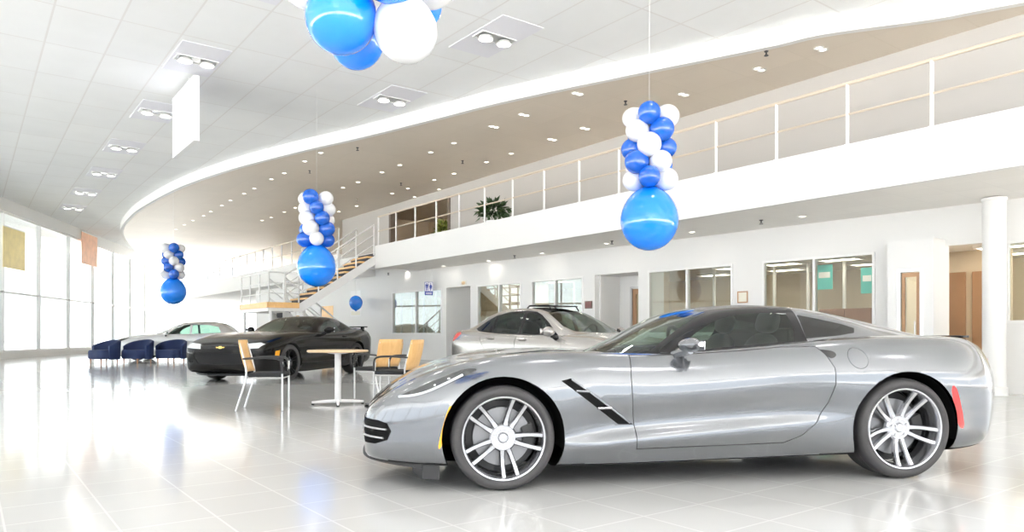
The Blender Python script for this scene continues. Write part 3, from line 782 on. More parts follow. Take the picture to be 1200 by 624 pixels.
def column(label, base, big_r, r, layers, lay_h, phase, ztop, turn=45):
    """base = middle of the big balloon at the foot of the hung column"""
    t = thing('balloon_column', label, 'balloons', base)
    bb = balloon('bblue', t, (0, 0, 0), (0, 0, 1), big_r)
    z = big_r*1.1
    for i in range(layers):
        zz = z+0.11+lay_h*i
        for j in range(4):
            a = phase-i*radians(turn)+j*pi/2
            d = Vector((cos(a), sin(a), 0.05))
            R = r*(1+0.05*sin(i*3+j*5))
            R = round(r*(0.95+0.05*((i*2+j) % 3)), 3)
            balloon('bblue2' if j % 2 == 0 else 'bwhite', t, d*(R*1.42), -d, R)
            o = t.children[-1]; o.location.z += zz
    m_ = MB(); m_.tube([(0, 0, big_r*1.1), (0, 0, ztop-0.002-base[2])], 0.0025, 6); m_.build('string', M['string'], t)
    return t
p = at(761, 258, 10.5)
column('large blue and white balloon column hanging in front of the mezzanine, above the sports car', p, 0.42, 0.165, 5, 0.225, radians(-101), Z_TILE)
p = at(371, 312.5, 15.9)
column('blue and white balloon column hanging in front of the stairs, above the black car', p, 0.42, 0.165, 5, 0.225, radians(15), Z_TILE, 30)
p = at(203, 342, 25.0)
column('blue and white balloon column hanging far off at left, beyond the black car', p, 0.42, 0.165, 5, 0.225, radians(120), Z_TAN)
# near cluster at the top of the picture
p = at(440, -35, 3.4)
t = thing('balloon_cluster', 'near cluster of big blue and white balloons hanging from the ceiling at the top', 'balloons', p)
def cl(px, py, Y, r, col):
    q = at(px, py, Y)-p; d = Vector((0, 0, 0.15))-q
    balloon(col, t, q, d, r)
for a in [(400, 20, 3.25, 0.158, 'bblue'), (418, 47, 3.58, 0.135, 'bblue'), (475, 35, 3.28, 0.143, 'bwhite'), (458, -38, 3.15, 0.15, 'bblue'), (489, 4, 3.62, 0.122, 'bblue'), (500, -28, 3.45, 0.148, 'bwhite'),
          (366, -26, 3.45, 0.148, 'bwhite'), (395, -75, 3.3, 0.15, 'bwhite'), (440, -95, 3.15, 0.15, 'bblue'), (490, -90, 3.5, 0.15, 'bblue'), (430, -60, 3.75, 0.15, 'bwhite'), (455, -140, 3.4, 0.15, 'bwhite'), (405, -130, 3.45, 0.15, 'bblue')]: cl(*a)
m_ = MB(); m_.tube([(0, 0, 0.1), (0, 0, Z_TILE-0.002-p.z)], 0.0025, 6); m_.build('string', M['string'], t)
# single balloon by the stair foot, in front of a white poster
p = at(417, 355, 27.0)
t = thing('balloon', 'single blue balloon hanging by a white panel to the right of the stairs', 'balloon', p)
balloon('bblue', t, (0, 0, 0), (0, 0, -1), 0.25)
m_ = MB(); m_.tube([(0, 0, 0.22), (0, 0, Z_FB+0.25-p.z)], 0.005, 6); m_.build('string', M['string'], t)

# ================================================================== TABLE AND CHAIRS
q = on_z(396, 474.5, 0.0)
tb = thing('round_table', 'round pale wooden meeting table on a white pedestal, behind the sports car nose', 'table', (q[0], q[1], 0), radians(8))
m_ = MB(); m_.lathe([(0, 0.725), (0.40, 0.725), (0.415, 0.735), (0.415, 0.75), (0.405, 0.757), (0, 0.757)], 48); m_.build('tabletop', M['mapleL'], tb, smooth=True)
m_ = MB(); m_.lathe([(0, 0.045), (0.06, 0.045), (0.06, 0.06), (0.045, 0.07), (0.045, 0.70), (0.15, 0.715), (0.15, 0.7245), (0, 0.7245)], 24); m_.build('column', M['silverp'], tb, smooth=True)
for k in range(4):
    a = k*pi/2+0.1
    m_ = MB(); m_.tube([(0.03*cos(a), 0.03*sin(a), 0.05), (0.2*cos(a), 0.2*sin(a), 0.045), (0.35*cos(a), 0.35*sin(a), 0.036)], [0.026, 0.024, 0.017], 10); f = m_.build('foot', M['silverp'], tb, smooth=True)
    m_ = MB(); m_.lathe([(0, 0), (0.02, 0), (0.02, 0.02), (0, 0.022)], 12, c=(0.335*cos(a), 0.335*sin(a), 0)); m_.build('glide', M['black'], f)

def chair(label, x, y, rz):
    """visitor chair: local +y is where the sitter looks"""
    t = thing('visitor_chair', label, 'chair', (x, y, 0), rz)
    # seat pad
    rows = []
    ol = spl([(-0.235, -0.22), (0, -0.225), (0.235, -0.22), (0.245, 0), (0.235, 0.21), (0, 0.235), (-0.235, 0.21), (-0.245, 0)], 5, True)
    m_ = MB()
    for sc, z in ((0.0, 0.43), (0.97, 0.43), (1.0, 0.44), (1.0, 0.46), (0.97, 0.475), (0.80, 0.483), (0.0, 0.485)): rows.append([(p_[0]*max(sc, 0.001), p_[1]*max(sc, 0.001), z+(0.0)) for p_ in ol])
    m_.grid(rows, closed=True); m_.build('seat', M['fabric'], t, smooth=True)
    # curved plywood back
    rows = []
    for k in range(9):
        w = -1+2*k/8; xx = 0.245*w; bow = 0.035*(1-w*w)
        rows.append([(xx*(0.94 if i in (0, 6) else 1.0), -0.235-bow-0.10*(i/6)-0.012*sin(pi*i/6), 0.49+0.41*i/6) for i in range(7)])
    m_ = MB(); m_.grid(rows); o = m_.build('backrest', M['maple'], t, smooth=True)
    sd = o.modifiers.new('thick', 'SOLIDIFY'); sd.thickness = 0.013; sd.offset = 0
    for s_ in (-1, 1):
        m_ = MB(); m_.tube(spl([(s_*0.255, 0.20, 0.0), (s_*0.255, 0.20, 0.40), (s_*0.255, 0.20, 0.62)], 4), 0.0125, 10); m_.build('leg', M['steel'], t, smooth=True)
        m_ = MB(); m_.tube(spl([(s_*0.25, -0.37, 0.0), (s_*0.245, -0.25, 0.40), (s_*0.235, -0.262, 0.60), (s_*0.225, -0.33, 0.86)], 6), 0.0125, 10); m_.build('leg', M['steel'], t, smooth=True)
        m_ = MB(); m_.tube(spl([(s_*0.255, 0.20, 0.47), (s_*0.26, 0.195, 0.60), (s_*0.262, 0.15, 0.66), (s_*0.262, 0.0, 0.675), (s_*0.255, -0.15, 0.67), (s_*0.235, -0.29, 0.66)], 5), [0.014]*26, 10); m_.build('armrest', M['black'], t, smooth=True)
        m_ = MB(); m_.tube([(s_*0.25, 0.20, 0.415), (s_*0.245, -0.255, 0.415)], 0.011, 8); m_.build('side_rail', M['steel'], t, smooth=True)
    m_ = MB(); m_.tube([(-0.25, 0.20, 0.415), (0.25, 0.20, 0.415)], 0.011, 8); m_.tube([(-0.245, -0.255, 0.415), (0.245, -0.255, 0.415)], 0.011, 8); m_.build('cross_rail', M['steel'], t, smooth=True)
    return t
q = at(318, 484, 9.35)
chair('wooden-backed chair left of the round table, facing right', q.x-0.06, q.y+0.12, radians(-82))
q = at(463, 470, 10.05)
chair('wooden-backed chair right of the round table, side-on, nearest the sports car nose', q.x, q.y, radians(76))
q = at(441, 465, 11.05)
chair('wooden-backed chair behind the round table, showing its broad maple back', q.x, q.y, radians(52))

# navy tub chairs far left
def tub(label, x, y, rz):
    t = thing('tub_chair', label, 'armchair', (x, y, 0), rz, 'navy tub chairs at far left')
    m_ = MB(); ol = spl([(-0.36, -0.28), (0, -0.30), (0.36, -0.28), (0.38, 0.3), (0, 0.36), (-0.38, 0.3)], 6, True)
    rows = [[(p_[0]*s_, p_[1]*s_, z) for p_ in ol] for s_, z in ((0.001, 0.16), (0.94, 0.16), (1, 0.2), (1, 0.40), (0.93, 0.45), (0.001, 0.46))]
    m_.grid(rows, True); m_.build('seat', M['navy'], t, smooth=True)
    m_ = MB(); rows = []
    for k in range(25):
        a = radians(-25-130*0)+0; a = radians(205+ (335-205)*k/24+0) if False else radians(170+200*k/24)
        hh = 0.60+0.20*sin(pi*k/24)**0.8
        ro, ri = 0.52, 0.42
        rows.append([(ri*cos(a), ri*sin(a)+0.03, 0.14), (ri*cos(a), ri*sin(a)+0.03, hh-0.03), ((ri+0.05)*cos(a), (ri+0.05)*sin(a)+0.03, hh), (ro*cos(a), ro*sin(a)+0.03, hh-0.03), (ro*0.96*cos(a), ro*0.96*sin(a)+0.03, 0.14)])
    m_.grid(rows, True); m_.add(rows[0], [(0, 1, 2, 3, 4)]); m_.add(rows[-1], [(4, 3, 2, 1, 0)])
    m_.build('backrest', M['navy'], t, smooth=True)
    for sx in (-1, 1):
        for sy in (-0.26, 0.28):
            m_ = MB(); m_.lathe([(0, 0), (0.018, 0), (0.026, 0.16), (0, 0.16)], 10, c=(sx*0.3, sy, 0)); m_.build('leg', M['redwood'], t)
for k, (px, lb) in enumerate(((114, 'navy tub chair at far left, leftmost of the three'), (154, 'navy tub chair at far left, between two others'), (194, 'navy tub chair at far left, nearest the black car'))):
    q = on_z(px, 427-k*0.5, 0.0); tub(lb, q[0], q[1]+0.4, radians(150+10*k))
# ================================================================== CARS
def pchip(xs, ys):
    n = len(xs); h = [xs[i+1]-xs[i] for i in range(n-1)]; d = [(ys[i+1]-ys[i])/h[i] for i in range(n-1)]
    m = [0]*n; m[0] = d[0]; m[-1] = d[-1]
    for i in range(1, n-1):
        if d[i-1]*d[i] <= 0: m[i] = 0
        else:
            w1, w2 = 2*h[i]+h[i-1], h[i]+2*h[i-1]; m[i] = (w1+w2)/(w1/d[i-1]+w2/d[i])
    def f(x):
        if x <= xs[0]: return ys[0]
        if x >= xs[-1]: return ys[-1]
        i = 0
        while x > xs[i+1]: i += 1
        t = (x-xs[i])/h[i]
        return ((1+2*t)*(1-t)**2*ys[i]+t*(1-t)**2*h[i]*m[i]+t*t*(3-2*t)*ys[i+1]+t*t*(t-1)*h[i]*m[i+1])
    return f
def stations(tab):
    xs = [r[0] for r in tab]; k = len(tab[0][1])
    fs = [(pchip(xs, [r[1][i][0] for r in tab]), pchip(xs, [r[1][i][1] for r in tab])) for i in range(k)]
    return xs[0], xs[-1], lambda x: [(max(a(x), 0.0), b(x)) for a, b in fs]
def xsamples(a, b, n, p=0.55):
    out = []
    for i in range(n+1):
        t = i/n; s = 0.5-0.5*cos(pi*t); out.append(a+(b-a)*(p*s+(1-p)*t))
    return out
def half_to_full(sec):                   # mirrored section ring from half points (first and last on the centre line)
    return [(y, z) for y, z in sec]+[(-y, z) for y, z in reversed(sec[1:-1])]
def section(pts, n, ghost=True):
    P = [Vector(p) for p in pts]; N = len(P); out = []
    g0 = Vector((-P[1].x, P[1].y)) if ghost and P[0].x < 1e-6 else P[0]*2-P[1]
    g1 = Vector((-P[-2].x, P[-2].y)) if ghost and P[-1].x < 1e-6 else P[-1]*2-P[-2]
    Q = [g0]+P+[g1]
    def kn(a, b): return max((b-a).length, 1e-6)**0.5
    for i in range(N-1):                 # centripetal Catmull-Rom
        a, b, c, d = Q[i:i+4]
        t0 = 0; t1 = t0+kn(a, b); t2 = t1+kn(b, c); t3 = t2+kn(c, d)
        for k in range(n):
            t = t1+(t2-t1)*k/n
            A1 = a*((t1-t)/(t1-t0))+b*((t-t0)/(t1-t0)); A2 = b*((t2-t)/(t2-t1))+c*((t-t1)/(t2-t1)); A3 = c*((t3-t)/(t3-t2))+d*((t-t2)/(t3-t2))
            B1 = A1*((t2-t)/(t2-t0))+A2*((t-t0)/(t2-t0)); B2 = A2*((t3-t)/(t3-t1))+A3*((t-t1)/(t3-t1))
            out.append(B1*((t2-t)/(t2-t1))+B2*((t-t1)/(t2-t1)))
    out.append(P[-1])
    return [(p.x if abs(p.x) > 1e-7 else 0.0, p.y) for p in out]
def loft_bm(f, xs, n):
    bm = bmesh.new(); rings = []
    for x in xs:
        sec = half_to_full(section(f(x), n)); rings.append([bm.verts.new((x, y, z)) for y, z in sec])
    m = len(rings[0])
    for a, b in zip(rings, rings[1:]):
        for k in range(m): bm.faces.new((a[k], a[(k+1) % m], b[(k+1) % m], b[k]))
    bm.faces.new(rings[0]); bm.faces.new(list(reversed(rings[-1])))
    bmesh.ops.remove_doubles(bm, verts=bm.verts, dist=1e-5)
    bmesh.ops.recalc_face_normals(bm, faces=bm.faces)
    return bm
def shell_bm(f, xs, nA, nB, kE):
    """cabin shell: f(x) -> half points from the belt (index 0) over the roof edge (index kE) to the centre; open below"""
    bm = bmesh.new(); rings = []
    for x in xs:
        pts = f(x); h = section(pts, nA)
        full = [(y, z) for y, z in h]+[(-y, z) for y, z in reversed(h[:-1])]
        rings.append([bm.verts.new((x, y, z)) for y, z in full])
    m = len(rings[0])
    for a, b in zip(rings, rings[1:]):
        for k in range(m-1): bm.faces.new((a[k], a[k+1], b[k+1], b[k]))
    bmesh.ops.remove_doubles(bm, verts=bm.verts, dist=1e-5)
    bmesh.ops.dissolve_degenerate(bm, edges=bm.edges, dist=1e-5)
    bmesh.ops.recalc_face_normals(bm, faces=bm.faces)
    return bm

AX = {'y': (0, 2), 'z': (0, 1), 'x': (1, 2)}
def inside(p, poly):
    x, y = p; r = False; j = len(poly)-1
    for i in range(len(poly)):
        (xi, yi), (xj, yj) = poly[i], poly[j]
        if (yi > y) != (yj > y) and x < (xj-xi)*(y-yi)/(yj-yi)+xi: r = not r
        j = i
    return r
def inset(poly, d):
    n = len(poly); ar = sum(poly[i][0]*poly[(i+1) % n][1]-poly[(i+1) % n][0]*poly[i][1] for i in range(n))
    s = 1 if ar > 0 else -1; out = []
    for i in range(n):
        a, b, c = Vector(poly[i-1]), Vector(poly[i]), Vector(poly[(i+1) % n])
        e1, e2 = (b-a), (c-b)
        if e1.length < 1e-9 or e2.length < 1e-9: out.append(tuple(b)); continue
        e1.normalize(); e2.normalize()
        n1, n2 = Vector((-e1.y, e1.x))*s, Vector((-e2.y, e2.x))*s
        k = n1+n2; q = max(k.dot(n1), 0.35)
        out.append(tuple(b+k*(d/q)))
    return out
def knife(bm, poly, axis, sel):
    ia, ib = AX[axis]; n = len(poly)
    for i in range(n):
        (x0, y0), (x1, y1) = poly[i], poly[(i+1) % n]
        d = Vector((x1-x0, y1-y0))
        if d.length < 1e-7: continue
        lo = (min(x0, x1)-1e-4, min(y0, y1)-1e-4); hi = (max(x0, x1)+1e-4, max(y0, y1)+1e-4)
        fs = []
        for f in bm.faces:
            if not sel(f): continue
            a = [v.co[ia] for v in f.verts]; b = [v.co[ib] for v in f.verts]
            if max(a) < lo[0] or min(a) > hi[0] or max(b) < lo[1] or min(b) > hi[1]: continue
            fs.append(f)
        if not fs: continue
        co = [0, 0, 0]; co[ia] = x0; co[ib] = y0
        no = [0, 0, 0]; no[ia] = -d.y; no[ib] = d.x
        geom = set(fs)
        for f in fs: geom.update(f.edges); geom.update(f.verts)
        bmesh.ops.bisect_plane(bm, geom=list(geom), plane_co=co, plane_no=no, dist=1e-6)
def pick(bm, poly, axis, sel):
    ia, ib = AX[axis]; out = []
    for f in bm.faces:
        if sel(f):
            c = f.calc_center_median()
            if inside((c[ia], c[ib]), poly): out.append(f)
    return out
def take(bm, faces):                     # move faces to a mesh of their own
    nb = bmesh.new(); mp = {}
    for f in faces:
        vs = []
        for v in f.verts:
            if v not in mp: mp[v] = nb.verts.new(v.co)
            vs.append(mp[v])
        try:
            g = nb.faces.new(vs); g.material_index = f.material_index
        except ValueError: pass
    bmesh.ops.delete(bm, geom=faces, context='FACES')
    return nb
def cut(bm, poly, axis, sel, gap=0.0, gap_mat=None):
    knife(bm, poly, axis, sel)
    if gap:
        ins = inset(poly, gap); knife(bm, ins, axis, sel)
        allf = pick(bm, poly, axis, sel); inn = [f for f in allf if inside(tuple(f.calc_center_median()[i] for i in AX[axis]), ins)]
        rim = set(allf)-set(inn)
        for f in rim: f.material_index = gap_mat
        return take(bm, inn)
    return take(bm, pick(bm, poly, axis, sel))
def bm_obj(name, bm, mats, parent, angle=30, label=None, thick=0, off=-1):
    me = bpy.data.meshes.new(name); bm.normal_update(); bm.to_mesh(me); bm.free()
    for m in (mats if isinstance(mats, (list, tuple)) else [mats]): me.materials.append(m)
    shade(me, angle)
    o = bpy.data.objects.new(name, me); COL.objects.link(o); o.parent = parent
    if thick:
        sd = o.modifiers.new('thick', 'SOLIDIFY'); sd.thickness = thick; sd.offset = off
    if label: o['label'] = label
    return o
def circle(c, r, n, a0=0): return [(c[0]+r*cos(a0+2*pi*k/n), c[1]+r*sin(a0+2*pi*k/n)) for k in range(n)]
def roundpoly(poly, n=4, closed=True): return [tuple(p) for p in spl(poly, n, closed)]
def side_sel(s, ymin=0.3, zmin=-9): return lambda f: (lambda c: c.y*s > ymin and c.z > zmin)(f.calc_center_median())

def wheel(parent, x, side, y_out, R, width, rim_r, face, spokes, tyre_m, rim_m, a0, kind, disc_r=0.165, steer=0, caliper='dark'):
    """side = -1 / +1 (local y of the outer face); parts are built at the axle"""
    t = bpy.data.objects.new('wheel', None); COL.objects.link(t); t.parent = parent; t.empty_display_size = 0.1
    t.location = (x, side*y_out, R); t.rotation_euler = (0, 0, steer)
    s = side; W = width
    def Y(d): return -s*d                # d = depth inwards from the outer face
    sw = 0.012
    prof = [(rim_r-0.006, 0.03), (rim_r+0.004, 0.012), (rim_r+(R-rim_r)*0.35, 0.0), (rim_r+(R-rim_r)*0.7, 0.004), (R-0.012, 0.016), (R-0.004, 0.028), (R, 0.05), (R, W-0.05), (R-0.004, W-0.028), (R-0.012, W-0.016), (rim_r+0.004, W-0.01), (rim_r-0.006, W-0.03)]
    m_ = MB(); m_.lathe([(r, Y(d)) for r, d in prof], 64, 'y'); 
    ty = m_.build('tyre', tyre_m, t, smooth=True, angle=50)
    g = MB()                             # tread grooves as slim dark bands
    for d in (W*0.3, W*0.5, W*0.7): g.lathe([(R+0.0006, Y(d-0.005)), (R+0.0006, Y(d+0.005))], 64, 'y')
    g.build('tread_groove', M['black'], ty)
    m_ = MB()                            # rim lip and barrel
    m_.lathe([(rim_r-0.004, Y(W-0.03)), (rim_r-0.02, Y(W*0.6)), (rim_r-0.030, Y(0.08)), (rim_r-0.018, Y(0.045)), (rim_r-0.016, Y(0.022)), (rim_r-0.010, Y(0.010)), (rim_r, Y(0.008)), (rim_r+0.005, Y(0.014))], 64, 'y')
    m_.build('rim', rim_m, t, smooth=True, angle=40)
    hub_d = face
    def bar(a_in, r_in, w_in, a_out, r_out, w_out, m_):
        rows = []
        for k in range(9):
            q = k/8; r = r_in+(r_out-r_in)*q; a = a_in+(a_out-a_in)*q
            w = (w_in+(w_out-w_in)*q)*(1-0.18*sin(pi*q))
            d = hub_d+0.004-(hub_d-0.022)*q**1.6+0.010*sin(pi*q)
            c = Vector((r*cos(a), 0, r*sin(a))); tn = Vector((-sin(a), 0, cos(a)))
            def V(off, dd): p = c+tn*off; return (p.x, Y(dd), p.z)
            rows.append([V(-w*0.5, d+0.012), V(-w*0.30, d), V(w*0.30, d), V(w*0.5, d+0.012), V(w*0.42, d+0.042), V(-w*0.42, d+0.042)])
        m_.grid(rows, True); m_.add(rows[0], [(0, 1, 2, 3, 4, 5)]); m_.add(rows[-1], [(5, 4, 3, 2, 1, 0)])
    for k in range(spokes):
        a = a0+2*pi*k/spokes
        m_ = MB()
        if kind == 'twin':
            bar(a-0.26, 0.055, 0.044, a-0.175, rim_r-0.014, 0.034, m_); bar(a+0.26, 0.055, 0.044, a+0.175, rim_r-0.014, 0.034, m_)
        else:
            bar(a-0.10, 0.05, 0.036, a-0.14, rim_r-0.014, 0.024, m_); bar(a+0.10, 0.05, 0.036, a+0.14, rim_r-0.014, 0.024, m_)
        m_.build('spoke', rim_m, t, smooth=True, angle=28)
    m_ = MB(); m_.lathe([(0, Y(hub_d-0.006)), (0.026, Y(hub_d-0.005)), (0.031, Y(hub_d+0.002)), (0.034, Y(hub_d+0.006)), (0.078, Y(hub_d+0.004)), (0.088, Y(hub_d+0.016)), (0.085, Y(hub_d+0.05)), (0, Y(hub_d+0.05))], 30, 'y'); hb = m_.build('hub', rim_m, t, smooth=True, angle=40)
    for k in range(5):
        a = a0+pi/5+2*pi*k/5; m_ = MB(); m_.lathe([(0, Y(hub_d-0.010)), (0.008, Y(hub_d-0.010)), (0.011, Y(hub_d+0.004)), (0, Y(hub_d+0.004))], 6, 'y', (0.058*cos(a), 0, 0.058*sin(a))); m_.build('lug_nut', M['chrome'], hb)
    m_ = MB(); m_.lathe([(0.06, Y(hub_d+0.075)), (disc_r, Y(hub_d+0.075)), (disc_r, Y(hub_d+0.10)), (0.06, Y(hub_d+0.10))], 40, 'y', closed=True); m_.build('brake_disc', CM['disc'], t, smooth=True, angle=30)
    m_ = MB(); m_.lathe([(0, Y(W*0.72)), (rim_r-0.03, Y(W*0.72)), (rim_r-0.03, Y(W*0.74)), (0, Y(W*0.74))], 32, 'y'); m_.build('back_plate', M['black'], t)
    pl = []
    for a in (0.02, 0.3, 0.6, 0.88): pl.append(((disc_r+0.022)*cos(a-0.45), (disc_r+0.022)*sin(a-0.45)))
    for a in (0.88, 0.6, 0.3, 0.02): pl.append(((disc_r-0.055)*cos(a-0.45), (disc_r-0.055)*sin(a-0.45)))
    m_ = MB(); m_.prism(pl, Y(hub_d+0.050), Y(hub_d+0.12), 'y'); m_.build('brake_caliper', M[caliper], t, bevel=0.006)
    return t
def liner(parent, x, side, zc, r, y_in, y_out, m):
    m_ = MB(); rows = []
    for k in range(25):
        a = radians(-12+204*k/24); rows.append([(x+r*cos(a), side*y_out, zc+r*sin(a)), (x+r*cos(a), side*y_in, zc+r*sin(a))])
    m_.grid(rows); pts = [r_[1] for r_ in rows]; m_.add(pts, [tuple(range(len(pts)))])
    return m_.build('wheel_well', m, parent, smooth=True)
def seat_obj(parent, x, y, z0, m, head=True, s=1.0):
    """bucket seat facing -x: cushion, back and head rest as one mould"""
    m_ = MB()
    def blob(c, r, p=2.6, rot=0, seg=18, rings=12):
        rows = []
        for i in range(rings+1):
            a = -pi/2+pi*i/rings; row = []
            for k in range(seg):
                w = 2*pi*k/seg
                sg = lambda v: (abs(v)**(2/p))*(1 if v >= 0 else -1)
                q = Vector((r[0]*sg(cos(a))*sg(cos(w)), r[1]*sg(cos(a))*sg(sin(w)), r[2]*sg(sin(a)))); q = Matrix.Rotation(rot, 3, 'Y') @ q
                row.append(q+Vector(c))
            rows.append(row)
        m_.grid(rows, True)
    blob((x, y, z0+0.08), (0.27*s, 0.25*s, 0.10), 3)
    blob((x+0.30*s, y, z0+0.38*s), (0.085, 0.24*s, 0.33*s), 2.8, radians(17))
    blob((x+0.26*s, y-0.20*s, z0+0.34*s), (0.10, 0.05, 0.24*s), 2.4, radians(17)); blob((x+0.26*s, y+0.20*s, z0+0.34*s), (0.10, 0.05, 0.24*s), 2.4, radians(17))
    o = m_.build('seat', m, parent, smooth=True, angle=80)
    if head:
        h = MB(); m2 = m_; m_ = h
        blob((x+0.415*s, y, z0+0.78*s), (0.055, 0.13*s, 0.085*s), 2.8, radians(15))
        h.build('head_rest', m, o, smooth=True, angle=80)
    return o
def steering(parent, x, y, z, tilt=65):
    m_ = MB(); R_ = Matrix.Translation((x, y, z)) @ Matrix.Rotation(radians(tilt), 4, 'Y')
    m_.tube([(0.18*cos(2*pi*k/28), 0.18*sin(2*pi*k/28), 0) for k in range(28)], 0.016, 8, closed=True)
    m_.ball((0, 0, 0), (0.06, 0.05, 0.025), 12, 8)
    for a in (0.2, pi-0.2, pi*1.5): m_.tube([(0.05*cos(a+pi/2), 0.05*sin(a+pi/2), 0), (0.175*cos(a+pi/2), 0.175*sin(a+pi/2), 0)], 0.012, 6)
    m_.xf(R_); return m_.build('steering_wheel', M['black'], parent, smooth=True)
def mirror(parent, x, y, z, side, m_cap, m_foot, sc=1.0, zs=1.0):
    """door mirror: housing with the glass facing back (+x), on a short foot from the door"""
    m_ = MB(); rows = []
    for i in range(11):
        q = i/10                          # along the housing, door side -> tip
        yy = side*(0.04+0.21*q)*sc; w = (0.35+0.65*sin(pi*min(q*1.15+0.12, 1.0))**0.6)
        row = []
        for k in range(16):
            a = 2*pi*k/16; cx_, cz_ = cos(a), sin(a)
            xx = (0.085*cx_ if cx_ < 0 else 0.035*cx_)*w*sc; zz = 0.075*cz_*w*sc*zs
            row.append((x+xx+0.02*q, y+yy, z+zz+0.012*q))
        rows.append(row)
    m_.grid(rows, True); m_.add(rows[0], [tuple(range(16))]); m_.add(rows[-1], [tuple(range(15, -1, -1))])
    o = m_.build('door_mirror', m_cap, parent, smooth=True, angle=60)
    f = MB(); f.tube([(x-0.05*sc, y-side*0.03, z-0.10*sc*zs), (x-0.03*sc, y+side*0.05*sc, z-0.06*sc*zs), (x-0.01*sc, y+side*0.13*sc, z-0.03*sc)], [0.04*sc, 0.03*sc, 0.025*sc], 10)
    f.build('mirror_foot', m_foot, o, smooth=True)
    g = MB(); g.prism([(y+side*0.07*sc, z-0.05*sc*zs), (y+side*0.23*sc, z-0.035*sc*zs), (y+side*0.235*sc, z+0.05*sc*zs), (y+side*0.08*sc, z+0.06*sc*zs)], x+0.040*sc, x+0.046*sc, 'x'); g.build('mirror_glass', M['chrome'], o)
    return o

CM = dict(
    grey=mat('metallic_grey_paint', (0.195, 0.203, 0.218), 0.17, metal=0.85, coat=1.0),
    greyd=mat('panel_gap', (0.03, 0.03, 0.032), 0.6),
    silver=mat('warm_silver_paint', (0.47, 0.45, 0.425), 0.27, metal=0.75, coat=1.0),
    blackp=mat('black_car_paint', (0.006, 0.0055, 0.005), 0.12, spec=0.3),
    pale=mat('pale_silver_paint', (0.74, 0.74, 0.74), 0.3, metal=0.5, coat=0.8),
    gloss=mat('gloss_black', (0.010, 0.010, 0.011), 0.22, spec=0.25),
    well=mat('wheel_well_black', (0.010, 0.010, 0.010), 0.85, spec=0.1),
    inter=mat('dark_interior', (0.018, 0.018, 0.019), 0.75, spec=0.2),
    seat=mat('dark_grey_leather', (0.022, 0.022, 0.023), 0.6),
    disc=mat('brake_disc_steel', (0.30, 0.30, 0.31), 0.42, metal=0.8),
    tyre=mat('tyre_rubber', (0.05, 0.048, 0.05), 0.62, noise=(60, 0.15)),
    alloy=mat('polished_alloy', (0.55, 0.55, 0.57), 0.2, metal=0.9, coat=0.3),
    alloyd=mat('black_alloy', (0.03, 0.03, 0.032), 0.2, metal=0.6, coat=0.5),
    amber=mat('amber_lens', (0.95, 0.42, 0.015), 0.2, coat=0.7),
    red=mat('red_lens', (0.50, 0.02, 0.02), 0.18, coat=0.7),
    lens=mat('headlamp_black_glass', (0.035, 0.037, 0.04), 0.06, coat=1.0),
    led=mat('clear_lamp_strip', (0.80, 0.82, 0.86), 0.18, coat=0.6),
    win=glass('car_side_glass', (0.45, 0.58, 0.50), 0.75, 1.45, 0.02, rcol=(0.95, 1.0, 0.97)),
    shield=glass('car_windscreen', (0.58, 0.68, 0.61), 0.9, 1.45, 0.03, rcol=(0.96, 1.0, 0.98)),
    tint=glass('car_tinted_glass', (0.16, 0.19, 0.18), 0.8, 1.45, 0.02),
    carbon=mat('satin_black_roof', (0.012, 0.012, 0.012), 0.45, spec=0.2),
    gold=mat('gold_badge', (0.75, 0.52, 0.16), 0.25, metal=0.8),
)
def dark_under(bm):                       # the floor pan is unpainted
    bm.normal_update()
    for f in bm.faces:
        if f.normal.z < -0.75 and f.calc_center_median().z < 0.36: f.material_index = 2
